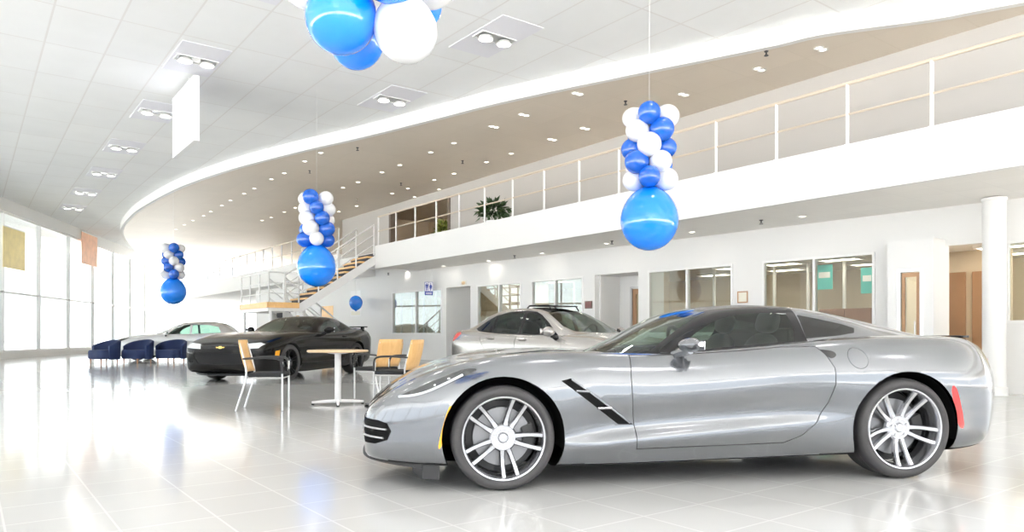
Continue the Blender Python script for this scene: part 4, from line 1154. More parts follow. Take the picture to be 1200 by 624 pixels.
# ------------------------------------------------------------------ the grey sports car
# local x runs from the front axle (0) to the tail, y to its right side, the viewer sees the side y < 0
car = thing('sports_car', 'metallic grey low two-seat sports car with black roof, parked nose left in front', 'car', (-0.1807, 5.3903, 0), radians(8.334))
def R8(zb, *p): return [(0, zb)]+list(p)
T = [
 (-0.885, R8(.21, (.20,.21),(.25,.225),(.275,.26),(.285,.30),(.275,.36),(.24,.405),(.12,.425),(0,.432))),
 (-0.872, R8(.18, (.36,.18),(.42,.205),(.445,.25),(.45,.30),(.445,.375),(.40,.435),(.2,.455),(0,.462))),
 (-0.84,  R8(.16, (.44,.16),(.52,.19),(.545,.25),(.55,.31),(.545,.40),(.49,.475),(.25,.492),(0,.50))),
 (-0.77,  R8(.15, (.54,.15),(.62,.185),(.65,.26),(.655,.32),(.65,.43),(.585,.53),(.3,.552),(0,.56))),
 (-0.66,  R8(.15, (.65,.15),(.73,.185),(.765,.28),(.768,.33),(.76,.47),(.68,.60),(.36,.63),(0,.64))),
 (-0.50,  R8(.15, (.75,.15),(.83,.185),(.86,.29),(.862,.33),(.852,.53),(.755,.68),(.38,.715),(0,.725))),
 (-0.30,  R8(.15, (.82,.15),(.885,.185),(.905,.30),(.907,.34),(.90,.59),(.79,.755),(.40,.775),(0,.785))),
 (0.0,    R8(.15, (.86,.15),(.905,.19),(.922,.31),(.924,.35),(.925,.64),(.80,.822),(.42,.812),(0,.818))),
 (0.30,   R8(.14, (.85,.14),(.895,.18),(.920,.285),(.915,.33),(.925,.62),(.80,.838),(.42,.84),(0,.842))),
 (0.62,   R8(.14, (.84,.14),(.872,.18),(.918,.275),(.872,.37),(.905,.61),(.80,.832),(.42,.85),(0,.855))),
 (0.72,   R8(.14, (.84,.14),(.868,.18),(.918,.285),(.868,.38),(.902,.61),(.79,.832),(.42,.835),(0,.84))),
 (0.90,   R8(.142,(.84,.142),(.868,.185),(.918,.30),(.868,.395),(.90,.61),(.785,.832),(.42,.80),(0,.80))),
 (1.40,   R8(.15, (.84,.15),(.866,.195),(.918,.335),(.872,.43),(.905,.64),(.772,.862),(.45,.80),(0,.80))),
 (1.95,   R8(.16, (.84,.16),(.870,.205),(.920,.37),(.888,.46),(.922,.69),(.775,.905),(.45,.84),(0,.84))),
 (2.30,   R8(.165,(.85,.165),(.90,.215),(.922,.40),(.920,.46),(.938,.71),(.785,.928),(.45,.92),(0,.92))),
 (2.73,   R8(.17, (.86,.17),(.91,.22),(.935,.42),(.938,.48),(.948,.72),(.775,.942),(.43,.955),(0,.955))),
 (3.10,   R8(.18, (.85,.18),(.90,.23),(.925,.42),(.93,.48),(.93,.71),(.755,.94),(.40,.96),(0,.965))),
 (3.35,   R8(.20, (.80,.20),(.86,.25),(.885,.42),(.89,.48),(.885,.70),(.72,.925),(.40,.955),(0,.96))),
 (3.47,   R8(.23, (.70,.23),(.78,.28),(.815,.43),(.82,.49),(.81,.70),(.66,.90),(.38,.945),(0,.955))),
 (3.57,   R8(.28, (.56,.28),(.66,.33),(.70,.45),(.705,.50),(.70,.68),(.58,.865),(.34,.925),(0,.935))),
 (3.625,  R8(.36, (.40,.36),(.52,.39),(.57,.47),(.575,.51),(.57,.65),(.48,.80),(.28,.87),(0,.88))),
]
x0, x1, fB = stations(T)
bm = loft_bm(fB, xsamples(x0, x1, 130), 5)
GAP, INT, WELLI = 1, 2, 3
bodym = [CM['grey'], CM['greyd'], CM['inter'], CM['gloss']]
# wheel openings
for xc, zc, r in ((0.0, 0.327, 0.385), (2.725, 0.338, 0.388)):
    for s in (-1, 1):
        cut(bm, circle((xc, zc), r, 44), 'y', lambda f, s=s: f.calc_center_median().y*s > 0.62).free()
# cabin opening: faces under the glasshouse turn into dark interior
dark_under(bm)
foot = [(0.80, 0), (0.86, .36), (0.98, .60), (1.14, .70), (1.60, .715), (2.10, .66), (2.6, .53), (3.05, .42), (3.2, 0)]
foot = foot+[(x, -y) for x, y in reversed(foot[1:-1])]
up = lambda f: f.calc_center_median().z > 0.7
knife(bm, foot, 'z', up)
for f in pick(bm, foot, 'z', up): f.material_index = INT
dash = MB()
parts = []
for s in (-1, 1):
    nm = lambda n: n
    # headlamp: black glass with a bright strip along its lower edge
    poly = roundpoly([(-.655,.575),(-.56,.585),(-.46,.615),(-.33,.672),(-.165,.752),(-.255,.752),(-.43,.685),(-.56,.625)], 3)
    sel = side_sel(s, 0.35, 0.3)
    p = cut(bm, poly, 'y', sel, 0.004, GAP); parts.append(('headlight', p, CM['lens'], None, s))
    if True:
        dr = [(.840,.842),(.822,.72),(.822,.60),(.836,.45),(.848,.36),(.850,.240),(1.2,.246),(1.6,.252),(1.86,.258),(1.98,.305),(2.08,.39),(2.165,.52),(2.205,.64),(2.212,.75),(2.175,.84),(2.13,.895)]
        top = [(1.9,.892),(1.6,.868),(1.3,.850),(1.0,.838)]
        p = cut(bm, dr+top, 'y', side_sel(s, 0.70, 0.2), 0.006, GAP); parts.append(('door', p, CM['grey'], None, s))
    poly = [(.362,.682),(.425,.697),(.60,.575),(.838,.396),(.742,.398),(.56,.535)]
    p = cut(bm, poly, 'y', side_sel(s, 0.7), 0.0); parts.append(('side_vent', p, CM['well'], 'black side vent', s))
    poly = roundpoly([(-.405,.285),(-.385,.285),(-.352,.40),(-.318,.515),(-.338,.53),(-.372,.43)], 3)
    p = cut(bm, poly, 'y', side_sel(s, 0.6)); parts.append(('marker_lamp', p, CM['amber'], 'amber side marker lamp', s))
    poly = roundpoly([(3.045,.60),(3.09,.60),(3.165,.36),(3.115,.36)], 3)
    p = cut(bm, poly, 'y', side_sel(s, 0.6)); parts.append(('side_marker', p, CM['red'], 'red rear side marker', s))
    if s < 0:
        p = cut(bm, circle((2.39,.815), .070, 28), 'y', side_sel(s, 0.6, 0.5), 0.003, GAP); parts.append(('fuel_door', p, CM['grey'], None, s))
    poly = roundpoly([(2.135,.872),(2.225,.862),(2.245,.835),(2.205,.815),(2.17,.835)], 3)
    p = cut(bm, poly, 'y', side_sel(s, 0.6, 0.5)); parts.append(('door_handle', p, CM['greyd'], 'dark door handle pocket', s))
    poly = [(2.27,.45*0+.60),(2.36,.60),(2.50,.70),(2.44,.71)]
    slot = [(2.255,.765),(2.30,.735),(2.56,.72),(2.60,.735),(2.56,.755)]
    p = cut(bm, [(x, s*y) for x, y in slot], 'z', lambda f: f.calc_center_median().z > 0.85); parts.append(('quarter_vent', p, CM['gloss'], 'black vent slot on the rear shoulder', s))
# hood shut line
hood = [(-.30,.0),(-.30,.34),(-.20,.50),(0.1,.60),(.40,.66),(.66,.70),(.70,.60),(.72,.0)]
hp = hood+[(x, -y) for x, y in reversed(hood[1:-1])]
p = cut(bm, hp, 'z', lambda f: f.calc_center_median().z > 0.68, 0.003, GAP); parts.append(('hood', p, CM['grey'], None, 0))
# grille in the nose (front projection), the splitter intakes under it
gr = [(0,.43),(.30,.428),(.50,.425),(.64,.425),(.715,.412),(.742,.365),(.715,.305),(.62,.272),(.44,.262),(0,.258)]
gp = gr+[(-y, z) for y, z in reversed(gr[1:-1])]
p = cut(bm, gp, 'x', lambda f: f.calc_center_median().x < -0.60 and f.normal.x < -0.08, 0.0); parts.append(('grille', p, CM['well'], 'black front grille', 0))
bm_obj('body', bm, bodym, car, 28)
done = {}
for n, p, m, lb, s in parts: done[(n, s)] = bm_obj(n, p, [m, CM['greyd'], CM['inter'], CM['gloss']] , car, 28, lb)
def surf_y(f, x, z):                     # half width of a lofted body at (x, z), side faces only
    sec = section(f(x), 8); best = None
    for a, b in zip(sec, sec[1:]):
        if (a[1]-z)*(b[1]-z) <= 0 and abs(b[1]-a[1]) > 1e-9:
            y = a[0]+(b[0]-a[0])*(z-a[1])/(b[1]-a[1]); best = y if best is None else max(best, y)
    return best if best is not None else max(q[0] for q in sec)
def ribbon(f, pts, w, lift, s, m, parent, name, label=None, seg=6):
    """a slim strip lying on the body side along (x, z) points"""
    m_ = MB(); P = spl(pts, seg); path = []
    for q in P: path.append((q.x, s*(surf_y(f, q.x, q.y)+lift), q.y))
    m_.tube(path, w, 8); o = m_.build(name, m, parent, smooth=True)
    if label: o['label'] = label
    return o
for s in (-1, 1):
    hl = done[('headlight', s)]
    ribbon(fB, [(-.645,.580),(-.56,.592),(-.47,.618),(-.36,.668),(-.25,.722)], 0.009, 0.0, s, CM['led'], hl, 'light_strip', 'bright lower light strip')
    for x, z in ((-.42,.655),(-.335,.695)):
        m_ = MB(); y = surf_y(fB, x, z); m_.ball((x, s*(y-0.010), z), (0.013, 0.010, 0.010), 12, 8); m_.build('projector_lens', CM['led'], hl, smooth=True)
    sv = done[('side_vent', s)]
    for (xa, za), (xb, zb) in (((.455,.618),(.545,.612)), ((.60,.505),(.69,.505))):
        m_ = MB(); m_.tube([(xa, s*(surf_y(fB, xa, za)+0.004), za), (xb, s*(surf_y(fB, xb, zb)+0.004), zb)], 0.008, 6); m_.build('vent_bar', CM['grey'], sv, smooth=True)
    ribbon(fB, [(.43,.690),(.60,.570),(.82,.405)], 0.007, 0.001, s, CM['grey'], sv, 'vent_edge')
    for xc, zc, r, w in ((0.0, 0.327, 0.386, 0.92), (2.725, 0.338, 0.389, 0.93)):
        liner(car, xc, s, zc, r+0.004, 0.56, w-0.03, CM['well'])
gl = done[('grille', 0)]
for z, w in ((.372, .715), (.315, .69)):
    m_ = MB(); pts = []
    for k in range(25):
        y = -w+2*w*k/24
        # nose curve at this height: walk the stations until the half width reaches |y|
        xx = -0.885
        while xx < -0.55 and surf_y(fB, xx, z) < abs(y): xx += 0.004
        pts.append((xx-0.006, y*1.004, z))
    m_.tube(pts, 0.0065, 8); m_.build('grille_bar', M['steel'], gl, smooth=True)
m_ = MB()                                 # front lip / splitter, follows the nose in plan
ol = []
for k in range(33):
    a = -1+2*k/32; y = 0.80*a; ol.append((-0.905+0.40*abs(a)**2.6, y))
m_.prism(ol+[(-0.42, 0.74), (-0.60, 0.5), (-0.62, -0.5), (-0.42, -0.74)], 0.135, 0.165, 'z'); m_.build('front_lip', CM['greyd'], car, bevel=0.006)['label'] = 'dark front lip'
for s in (-1, 1):
    m_ = MB(); m_.prism([(-0.56, s*0.58), (-0.40, s*0.62), (-0.395, s*0.84), (-0.50, s*0.80)], 0.07, 0.16, 'z'); m_.build('air_dam', CM['greyd'], car, bevel=0.006)
# glasshouse
def cab(x):
    return fC(x)
CT = [
 (0.70, [(.08,.822),(.06,.826),(.03,.829),(0,.83)]),
 (0.76, [(.34,.822),(.26,.832),(.14,.842),(0,.848)]),
 (0.88, [(.57,.825),(.46,.850),(.25,.885),(0,.900)]),
 (1.02, [(.705,.832),(.625,.872),(.34,.940),(0,.962)]),
 (1.20, [(.742,.842),(.652,.955),(.36,1.030),(0,1.052)]),
 (1.40, [(.750,.860),(.588,1.062),(.34,1.120),(0,1.138)]),
 (1.55, [(.748,.872),(.540,1.118),(.32,1.158),(0,1.172)]),
 (1.75, [(.745,.886),(.520,1.142),(.31,1.178),(0,1.192)]),
 (1.95, [(.738,.900),(.515,1.148),(.31,1.185),(0,1.199)]),
 (2.15, [(.722,.915),(.512,1.142),(.31,1.180),(0,1.194)]),
 (2.35, [(.695,.928),(.505,1.115),(.30,1.162),(0,1.178)]),
 (2.60, [(.645,.940),(.485,1.065),(.29,1.122),(0,1.142)]),
 (2.85, [(.580,.948),(.455,1.015),(.28,1.070),(0,1.092)]),
 (3.10, [(.500,.952),(.41,.985),(.25,1.018),(0,1.035)]),
 (3.30, [(.40,.952),(.33,.962),(.20,.975),(0,.982)]),
 (3.38, [(.30,.950),(.24,.953),(.14,.957),(0,.960)]),
]
xa, xb, fC = stations(CT)
gb = shell_bm(fC, xsamples(xa, xb, 90, 0.35), 7, 0, 1)
DK, BK = 1, 2
gm = [CM['grey'], CM['gloss'], CM['carbon'], CM['greyd']]
anyf = lambda f: True
knife(gb, [(0.5,-1),(2.135,-1),(2.135,1),(0.5,1)], 'z', anyf)
for f in gb.faces:
    if f.calc_center_median().x < 2.135: f.material_index = DK
gparts = []
wsp = [(0.715,0),(0.775,.28),(0.895,.52),(1.03,.645),(1.20,.600),(1.38,.535),(1.50,.480),(1.515,.25),(1.52,0)]
wsp = wsp+[(x, -y) for x, y in reversed(wsp[1:-1])]
p = cut(gb, wsp, 'z', anyf); gparts.append(('windscreen', p, CM['shield'], None))
rf = [(1.60,0),(1.60,.30),(1.63,.475),(1.75,.498),(2.0,.495),(2.12,.485),(2.125,.25),(2.13,0)]
rf = rf+[(x, -y) for x, y in reversed(rf[1:-1])]
p = cut(gb, rf, 'z', lambda f: f.calc_center_median().z > 1.1, 0.003, 3); gparts.append(('roof_panel', p, CM['carbon'], 'black removable roof panel'))
hg = [(2.30,0),(2.30,.28),(2.34,.40),(2.60,.385),(2.9,.33),(3.12,.27),(3.2,.15),(3.22,0)]
hg = hg+[(x, -y) for x, y in reversed(hg[1:-1])]
p = cut(gb, hg, 'z', lambda f: f.calc_center_median().z > 0.95); gparts.append(('rear_glass', p, CM['tint'], None))
for s in (-1, 1):
    sl = side_sel(s, 0.3)
    # door glass: outline measured on the side
    p = cut(gb, [(1.155,.858),(1.40,.878),(1.70,.902),(2.03,.925),(2.060,1.00),(2.068,1.09),(2.062,1.122),(1.90,1.126),(1.75,1.120),(1.62,1.100),(1.50,1.062),(1.35,.985),(1.24,.915)], 'y', sl)
    gparts.append(('door_glass', p, CM['win'], None))
    p = cut(gb, [(2.135,.945),(2.145,1.112),(2.30,1.085),(2.50,1.045),(2.585,1.018),(2.555,.985),(2.40,.965)], 'y', sl)
    gparts.append(('quarter_glass', p, CM['tint'], None))
bm_obj('cabin_frame', gb, gm, car, 40, 'cabin frame, black pillars in front and grey at the rear')
for n, p, m, lb in gparts: bm_obj(n, p, [m, CM['gloss'], CM['carbon'], CM['greyd']] if n in ('roof_panel',) else [m]*4, car, 60, lb)
# interior
m_ = MB(); m_.prism([(0.86,.78),(0.92,.845),(1.18,.862),(1.26,.83),(1.26,.70),(0.9,.70)], -.62, .62, 'y'); m_.build('dashboard', CM['inter'], car, bevel=0.02)
for s in (-1, 1): seat_obj(car, 1.62, s*0.36, 0.30, CM['seat'], True, 0.98)
steering(car, 1.36, -0.36, 0.86, 68)
m_ = MB(); m_.box(2.10, 2.16, -.52, .52, .84, 1.02); m_.build('rear_bulkhead', CM['inter'], car, bevel=0.02)
mirror(car, 1.22, -0.78, 0.900, -1, CM['grey'], CM['grey'], 1.0, 0.66); mirror(car, 1.22, 0.78, 0.900, 1, CM['grey'], CM['grey'], 1.0, 0.66)
# wipers, rear spoiler, tail lamps, nose badge
for y in (-0.30, 0.22):
    m_ = MB(); m_.tube([(0.76+abs(y)*.25, y, .852), (0.80, y-0.32, .862)], 0.008, 6); m_.build('wiper', M['black'], car)
m_ = MB(); ol = [(3.42, -.60), (3.49, -.58), (3.55, -.3), (3.57, 0), (3.55, .3), (3.49, .58), (3.42, .60)]
m_.prism([(x, y) for x, y in ol]+[(3.40, .3), (3.42, 0), (3.40, -.3)], .948, .966, 'z'); m_.build('rear_spoiler', CM['gloss'], car, bevel=0.006)
for s in (-1, 1):
    for y in (.30, .50):
        m_ = MB(); m_.prism([(s*(y-.08), .70), (s*(y+.08), .70), (s*(y+.07), .80), (s*(y-.07), .80)], 3.58, 3.67 if y < .4 else 3.655, 'x'); m_.build('tail_lamp', CM['red'], car, bevel=0.01)
m_ = MB(); m_.prism([(-.07,.452),(0,.437),(.07,.452),(.05,.470),(0,.460),(-.05,.470)], -0.895, -0.872, 'x'); m_.build('nose_badge', CM['gloss'], car, bevel=0.003)
A5 = radians(65)
wheel(car, 0.0, -1, 0.915, 0.327, 0.245, 0.262, 0.045, 5, CM['tyre'], CM['alloy'], A5, 'twin', 0.185)
wheel(car, 0.0, 1, 0.915, 0.327, 0.245, 0.262, 0.045, 5, CM['tyre'], CM['alloy'], A5, 'twin', 0.185)
wheel(car, 2.725, -1, 0.925, 0.339, 0.285, 0.272, 0.07, 5, CM['tyre'], CM['alloy'], radians(58), 'twin', 0.19)
wheel(car, 2.725, 1, 0.925, 0.339, 0.285, 0.272, 0.07, 5, CM['tyre'], CM['alloy'], radians(58), 'twin', 0.19)

# ------------------------------------------------------------------ the silver sedan
sd = thing('sedan', 'warm silver four-door sedan behind the sports car, facing right', 'car', (0, 0, 0), radians(127))
T = [
 (-0.93, R8(.30, (.35,.30),(.44,.33),(.47,.42),(.475,.46),(.47,.55),(.42,.62),(.2,.66),(0,.67))),
 (-0.88, R8(.22, (.52,.22),(.60,.26),(.63,.40),(.635,.46),(.63,.58),(.56,.67),(.28,.71),(0,.72))),
 (-0.75, R8(.18, (.66,.18),(.74,.23),(.77,.38),(.775,.46),(.77,.62),(.69,.74),(.35,.79),(0,.80))),
 (-0.50, R8(.17, (.76,.17),(.83,.22),(.86,.38),(.865,.46),(.86,.68),(.76,.82),(.4,.87),(0,.88))),
 (0.0,   R8(.17, (.80,.17),(.865,.22),(.885,.38),(.89,.46),(.885,.74),(.78,.88),(.42,.935),(0,.945))),
 (0.45,  R8(.17, (.80,.17),(.87,.22),(.89,.36),(.87,.46),(.885,.76),(.80,.92),(.44,.985),(0,1.0))),
 (0.75,  R8(.17, (.80,.17),(.87,.22),(.89,.35),(.865,.46),(.885,.77),(.80,.935),(.44,.98),(0,.985))),
 (1.5,   R8(.18, (.80,.18),(.87,.23),(.89,.37),(.865,.48),(.89,.79),(.80,.955),(.44,.93),(0,.93))),
 (2.3,   R8(.19, (.80,.19),(.87,.24),(.89,.39),(.87,.50),(.89,.82),(.79,.985),(.44,.96),(0,.96))),
 (2.7,   R8(.20, (.79,.20),(.865,.25),(.885,.40),(.885,.50),(.885,.84),(.77,1.01),(.42,1.03),(0,1.03))),
 (3.15,  R8(.22, (.76,.22),(.835,.27),(.865,.42),(.868,.52),(.865,.85),(.745,1.03),(.40,1.07),(0,1.08))),
 (3.5,   R8(.26, (.68,.26),(.76,.31),(.80,.45),(.805,.55),(.80,.86),(.69,1.02),(.36,1.08),(0,1.09))),
 (3.66,  R8(.30, (.58,.30),(.67,.35),(.71,.47),(.715,.58),(.71,.84),(.62,.98),(.32,1.05),(0,1.06))),
 (3.735, R8(.38, (.46,.38),(.55,.42),(.59,.50),(.595,.58),(.59,.78),(.52,.90),(.26,.96),(0,.97))),
]
def generic_car(root, T, CT, paint, arches, liners, foot, zfoot, sideparts, shell_mat, glassparts, surround=None, n=100):
    x0, x1, fb = stations(T); bm = loft_bm(fb, xsamples(x0, x1, n), 5)
    mats = [paint, CM['greyd'], CM['inter'], CM['gloss']]
    for xc, zc, r in arches:
        for s in (-1, 1): cut(bm, circle((xc, zc), r, 36), 'y', lambda f, s=s: f.calc_center_median().y*s > 0.58).free()
    dark_under(bm)
    fp = foot+[(x, -y) for x, y in reversed(foot[1:-1])]
    up = lambda f: f.calc_center_median().z > zfoot
    knife(bm, fp, 'z', up)
    for f in pick(bm, fp, 'z', up): f.material_index = 2
    out = {}
    for n_, poly, axis, sel, gap, m, lb, mirrored in sideparts:
        for s in ((-1, 1) if mirrored else (0,)):
            if axis == 'y': p = cut(bm, poly, 'y', (lambda f, s=s, sel=sel: f.calc_center_median().y*s > sel), gap, 1)
            else: p = cut(bm, ([(s*y, z) for y, z in poly] if s and axis == 'x' else [(x, s*y) for x, y in poly] if s else poly), axis, sel, gap, 1)
            out[(n_, s)] = bm_obj(n_, p, [m]+mats[1:], root, 28, lb)
    bm_obj('body', bm, mats, root, 28)
    xa, xb, fc = stations(CT); gb = shell_bm(fc, xsamples(xa, xb, 80, 0.35), 7, 0, 1)
    if surround:
        for s in (-1, 1):
            sl = lambda f, s=s: f.calc_center_median().y*s > 0.3
            for poly in surround:
                knife(gb, poly, 'y', sl)
                for f in pick(gb, poly, 'y', sl): f.material_index = 3
    for n_, poly, axis, sel, m in glassparts:
        if axis == 'z':
            pp = poly+[(x, -y) for x, y in reversed(poly[1:-1])]
            bm_obj(n_, cut(gb, pp, 'z', sel), [m]*4, root, 60)
        else:
            for s in (-1, 1): bm_obj(n_, cut(gb, poly, 'y', lambda f, s=s: f.calc_center_median().y*s > 0.3), [m]*4, root, 60)
    bm_obj('cabin_frame', gb, [shell_mat, CM['greyd'], CM['inter'], CM['gloss']], root, 40)
    for xc, zc, r in arches:
        for s in (-1, 1): liner(root, xc, s, zc, r+0.004, 0.52, liners, CM['well'])
    return fb, fc, out
CT = [
 (0.42, [(.10,.985),(.07,.988),(.03,.990),(0,.992)]),
 (0.52, [(.46,.978),(.36,.992),(.2,1.006),(0,1.014)]),
 (0.68, [(.70,.955),(.60,.998),(.33,1.05),(0,1.068)]),
 (0.90, [(.775,.940),(.70,1.06),(.38,1.14),(0,1.16)]),
 (1.15, [(.79,.945),(.645,1.19),(.37,1.265),(0,1.285)]),
 (1.40, [(.79,.950),(.59,1.31),(.36,1.372),(0,1.390)]),
 (1.70, [(.79,.958),(.565,1.375),(.35,1.425),(0,1.442)]),
 (2.05, [(.785,.965),(.56,1.390),(.35,1.440),(0,1.458)]),
 (2.40, [(.78,.980),(.555,1.370),(.34,1.425),(0,1.445)]),
 (2.70, [(.765,1.0),(.55,1.315),(.33,1.385),(0,1.405)]),
 (2.95, [(.74,1.015),(.54,1.225),(.32,1.315),(0,1.335)]),
 (3.20, [(.70,1.03),(.53,1.13),(.31,1.215),(0,1.235)]),
 (3.40, [(.62,1.045),(.50,1.075),(.3,1.125),(0,1.14)]),
 (3.52, [(.50,1.05),(.40,1.065),(.24,1.085),(0,1.09)]),
]
foot = [(.55,0),(.62,.4),(.80,.70),(1.0,.745),(2.6,.735),(3.0,.68),(3.3,.55),(3.40,0)]
side_parts = [
 ('front_door', [(.80,.945),(.765,.75),(.76,.50),(.80,.33),(1.76,.345),(1.80,.52),(1.82,.955),(1.3,.945)], 'y', 0.7, 0.005, CM['silver'], None, True),
 ('rear_door', [(1.825,.955),(1.805,.52),(1.77,.345),(2.28,.36),(2.45,.60),(2.62,.78),(2.72,.90),(2.70,.985),(2.3,.975)], 'y', 0.7, 0.005, CM['silver'], None, True),
 ('tail_lamp', [(3.30,.985),(3.42,1.03),(3.76,1.0),(3.76,.80),(3.55,.83),(3.40,.90)], 'y', 0.42, 0.003, CM['red'], 'red tail lamp', True),
 ('headlight', [(-.85,.66),(-.60,.70),(-.35,.80),(-.22,.86),(-.40,.83),(-.72,.76)], 'y', 0.45, 0.003, CM['lens'], None, True),
 ('grille', [(0,.62),(.52,.60),(.56,.55),(.46,.47),(.40,.36),(0,.34),(-.40,.36),(-.46,.47),(-.56,.55),(-.52,.60)], 'x', (lambda f: f.calc_center_median().x < -0.7), 0.0, CM['gloss'], None, False),
]
glp = [
 ('windscreen', [(.44,0),(.56,.36),(.72,.575),(.92,.635),(1.15,.575),(1.36,.520),(1.43,.30),(1.45,0)], 'z', (lambda f: True), CM['shield']),
 ('rear_window', [(2.74,0),(2.74,.30),(2.78,.46),(3.10,.47),(3.38,.42),(3.46,.2),(3.47,0)], 'z', (lambda f: f.calc_center_median().z > 1.04), CM['tint']),
 ('front_door_glass', [(1.02,.975),(1.755,.985),(1.755,1.345),(1.60,1.335),(1.44,1.275),(1.25,1.17)], 'y', None, CM['win']),
 ('rear_door_glass', [(1.835,.987),(2.47,1.005),(2.47,1.31),(2.20,1.345),(1.835,1.35)], 'y', None, CM['win']),
 ('quarter_glass', [(2.53,1.010),(2.80,1.045),(2.93,1.085),(2.74,1.20),(2.53,1.285)], 'y', None, CM['tint']),
]
fSd, fSc, so = generic_car(sd, T, CT, CM['silver'], ((0.0,.32,.365),(2.70,.325,.365)), 0.86, foot, .88, side_parts, CM['silver'], glp,
    surround=[[(.92,.955),(1.8,.965),(2.5,.985),(2.85,1.02),(3.00,1.075),(2.78,1.21),(2.53,1.315),(2.2,1.375),(1.80,1.382),(1.58,1.362),(1.42,1.30),(1.20,1.165)]])
for s in (-1, 1):
    for k, x in ((('front_door'), 1.66), (('rear_door'), 2.44)):
        z = .885 if x < 2 else .905; m_ = MB(); y = surf_y(fSd, x, z)
        m_.tube(spl([(x-.09, s*(y-.005), z), (x-.06, s*(y+.025), z+.003), (x+.06, s*(y+.028), z+.005), (x+.09, s*(y-.003), z+.004)], 4), 0.013, 8)
        m_.build('door_handle', M['chrome'] if False else CM['silver'], so[(k, s)], smooth=True)
    mirror(sd, 0.96, s*0.84, 1.01, s, CM['silver'], CM['gloss'], 1.15)
    for x, r in ((0.0, .322), (2.70, .322)):
        wheel(sd, x, s, .875, .322, .215, .235, .05, 5, CM['tyre'], CM['alloy'], radians(90), 'five', 0.15)
for x, y in ((1.55, .37), (1.55, -.37)): seat_obj(sd, x, y, .50, CM['inter'])
m_ = MB(); m_.box(2.25, 2.45, -.62, .62, .60, 1.05); m_.build('rear_bench', CM['inter'], sd, bevel=0.05)
for y in (-.35, .35):
    m_ = MB(); m_.ball((2.42, y, 1.15), (.06, .13, .09), 14, 10); m_.build('head_rest', CM['inter'], sd, smooth=True)
m_ = MB(); m_.prism([(.62,.90),(.70,.985),(1.0,.99),(1.12,.93),(1.12,.75),(.7,.75)], -.68, .68, 'y'); m_.build('dashboard', CM['inter'], sd, bevel=0.03)
steering(sd, 1.18, -.37, .985, 65)
m_ = MB(); m_.box(1.45, 1.98, -.36, .36, 1.462, 1.478); m_.build('sunroof_deflector', CM['gloss'], sd, bevel=0.005)
for y in (-.36, .36):
    m_ = MB(); m_.tube([(1.43, y, 1.39), (1.50, y, 1.475), (1.95, y, 1.48), (2.03, y, 1.42)], 0.012, 6); m_.build('sunroof_rail', CM['gloss'], sd)
# rear right corner seen at px 527, so the car heads right and towards the viewer
b = radians(45); fd = Vector((cos(b), -sin(b), 0))
rear = Vector((-1.12, 13.75, 0))          # outline at the rear bumper
lat = Vector((-sin(b), -cos(b), 0))       # to its right side, the one we see
org = rear+fd*3.62-lat*0.72
sd.location = org; sd.rotation_euler = (0, 0, radians(180)-b)

# ------------------------------------------------------------------ the black coupe
cp = thing('coupe', 'black two-door muscle coupe parked at left, nose towards the viewer', 'car', (0, 0, 0), radians(74.4))
T = [
 (-0.95, R8(.34, (.50,.34),(.58,.37),(.62,.44),(.625,.50),(.62,.60),(.57,.68),(.3,.72),(0,.73))),
 (-0.92, R8(.24, (.66,.24),(.74,.28),(.77,.40),(.775,.50),(.77,.62),(.70,.71),(.36,.75),(0,.76))),
 (-0.82, R8(.19, (.76,.19),(.84,.24),(.87,.38),(.875,.50),(.87,.66),(.79,.755),(.4,.79),(0,.80))),
 (-0.55, R8(.17, (.83,.17),(.90,.22),(.925,.38),(.928,.50),(.925,.70),(.83,.83),(.44,.87),(0,.88))),
 (0.0,   R8(.16, (.85,.16),(.915,.21),(.935,.37),(.94,.50),(.945,.78),(.84,.925),(.45,.945),(0,.955))),
 (0.55,  R8(.16, (.84,.16),(.90,.21),(.93,.33),(.905,.46),(.925,.78),(.85,.945),(.46,.985),(0,.995))),
 (0.85,  R8(.16, (.84,.16),(.90,.21),(.93,.33),(.90,.46),(.92,.78),(.85,.955),(.46,.97),(0,.975))),
 (1.6,   R8(.17, (.84,.17),(.90,.22),(.93,.35),(.90,.48),(.925,.80),(.84,.965),(.46,.90),(0,.90))),
 (2.2,   R8(.18, (.85,.18),(.91,.23),(.935,.37),(.92,.50),(.94,.82),(.83,.985),(.46,.95),(0,.95))),
 (2.81,  R8(.20, (.87,.20),(.925,.25),(.945,.40),(.95,.52),(.955,.84),(.82,1.02),(.44,1.04),(0,1.04))),
 (3.3,   R8(.23, (.82,.23),(.88,.28),(.91,.43),(.915,.55),(.91,.85),(.78,1.03),(.42,1.07),(0,1.075))),
 (3.65,  R8(.28, (.74,.28),(.81,.33),(.85,.46),(.855,.57),(.85,.85),(.73,1.02),(.4,1.085),(0,1.095))),
 (3.80,  R8(.36, (.62,.36),(.70,.40),(.74,.50),(.745,.58),(.74,.82),(.65,.97),(.35,1.04),(0,1.05))),
 (3.835, R8(.44, (.52,.44),(.60,.47),(.64,.53),(.645,.60),(.64,.78),(.56,.90),(.3,.96),(0,.97))),
]
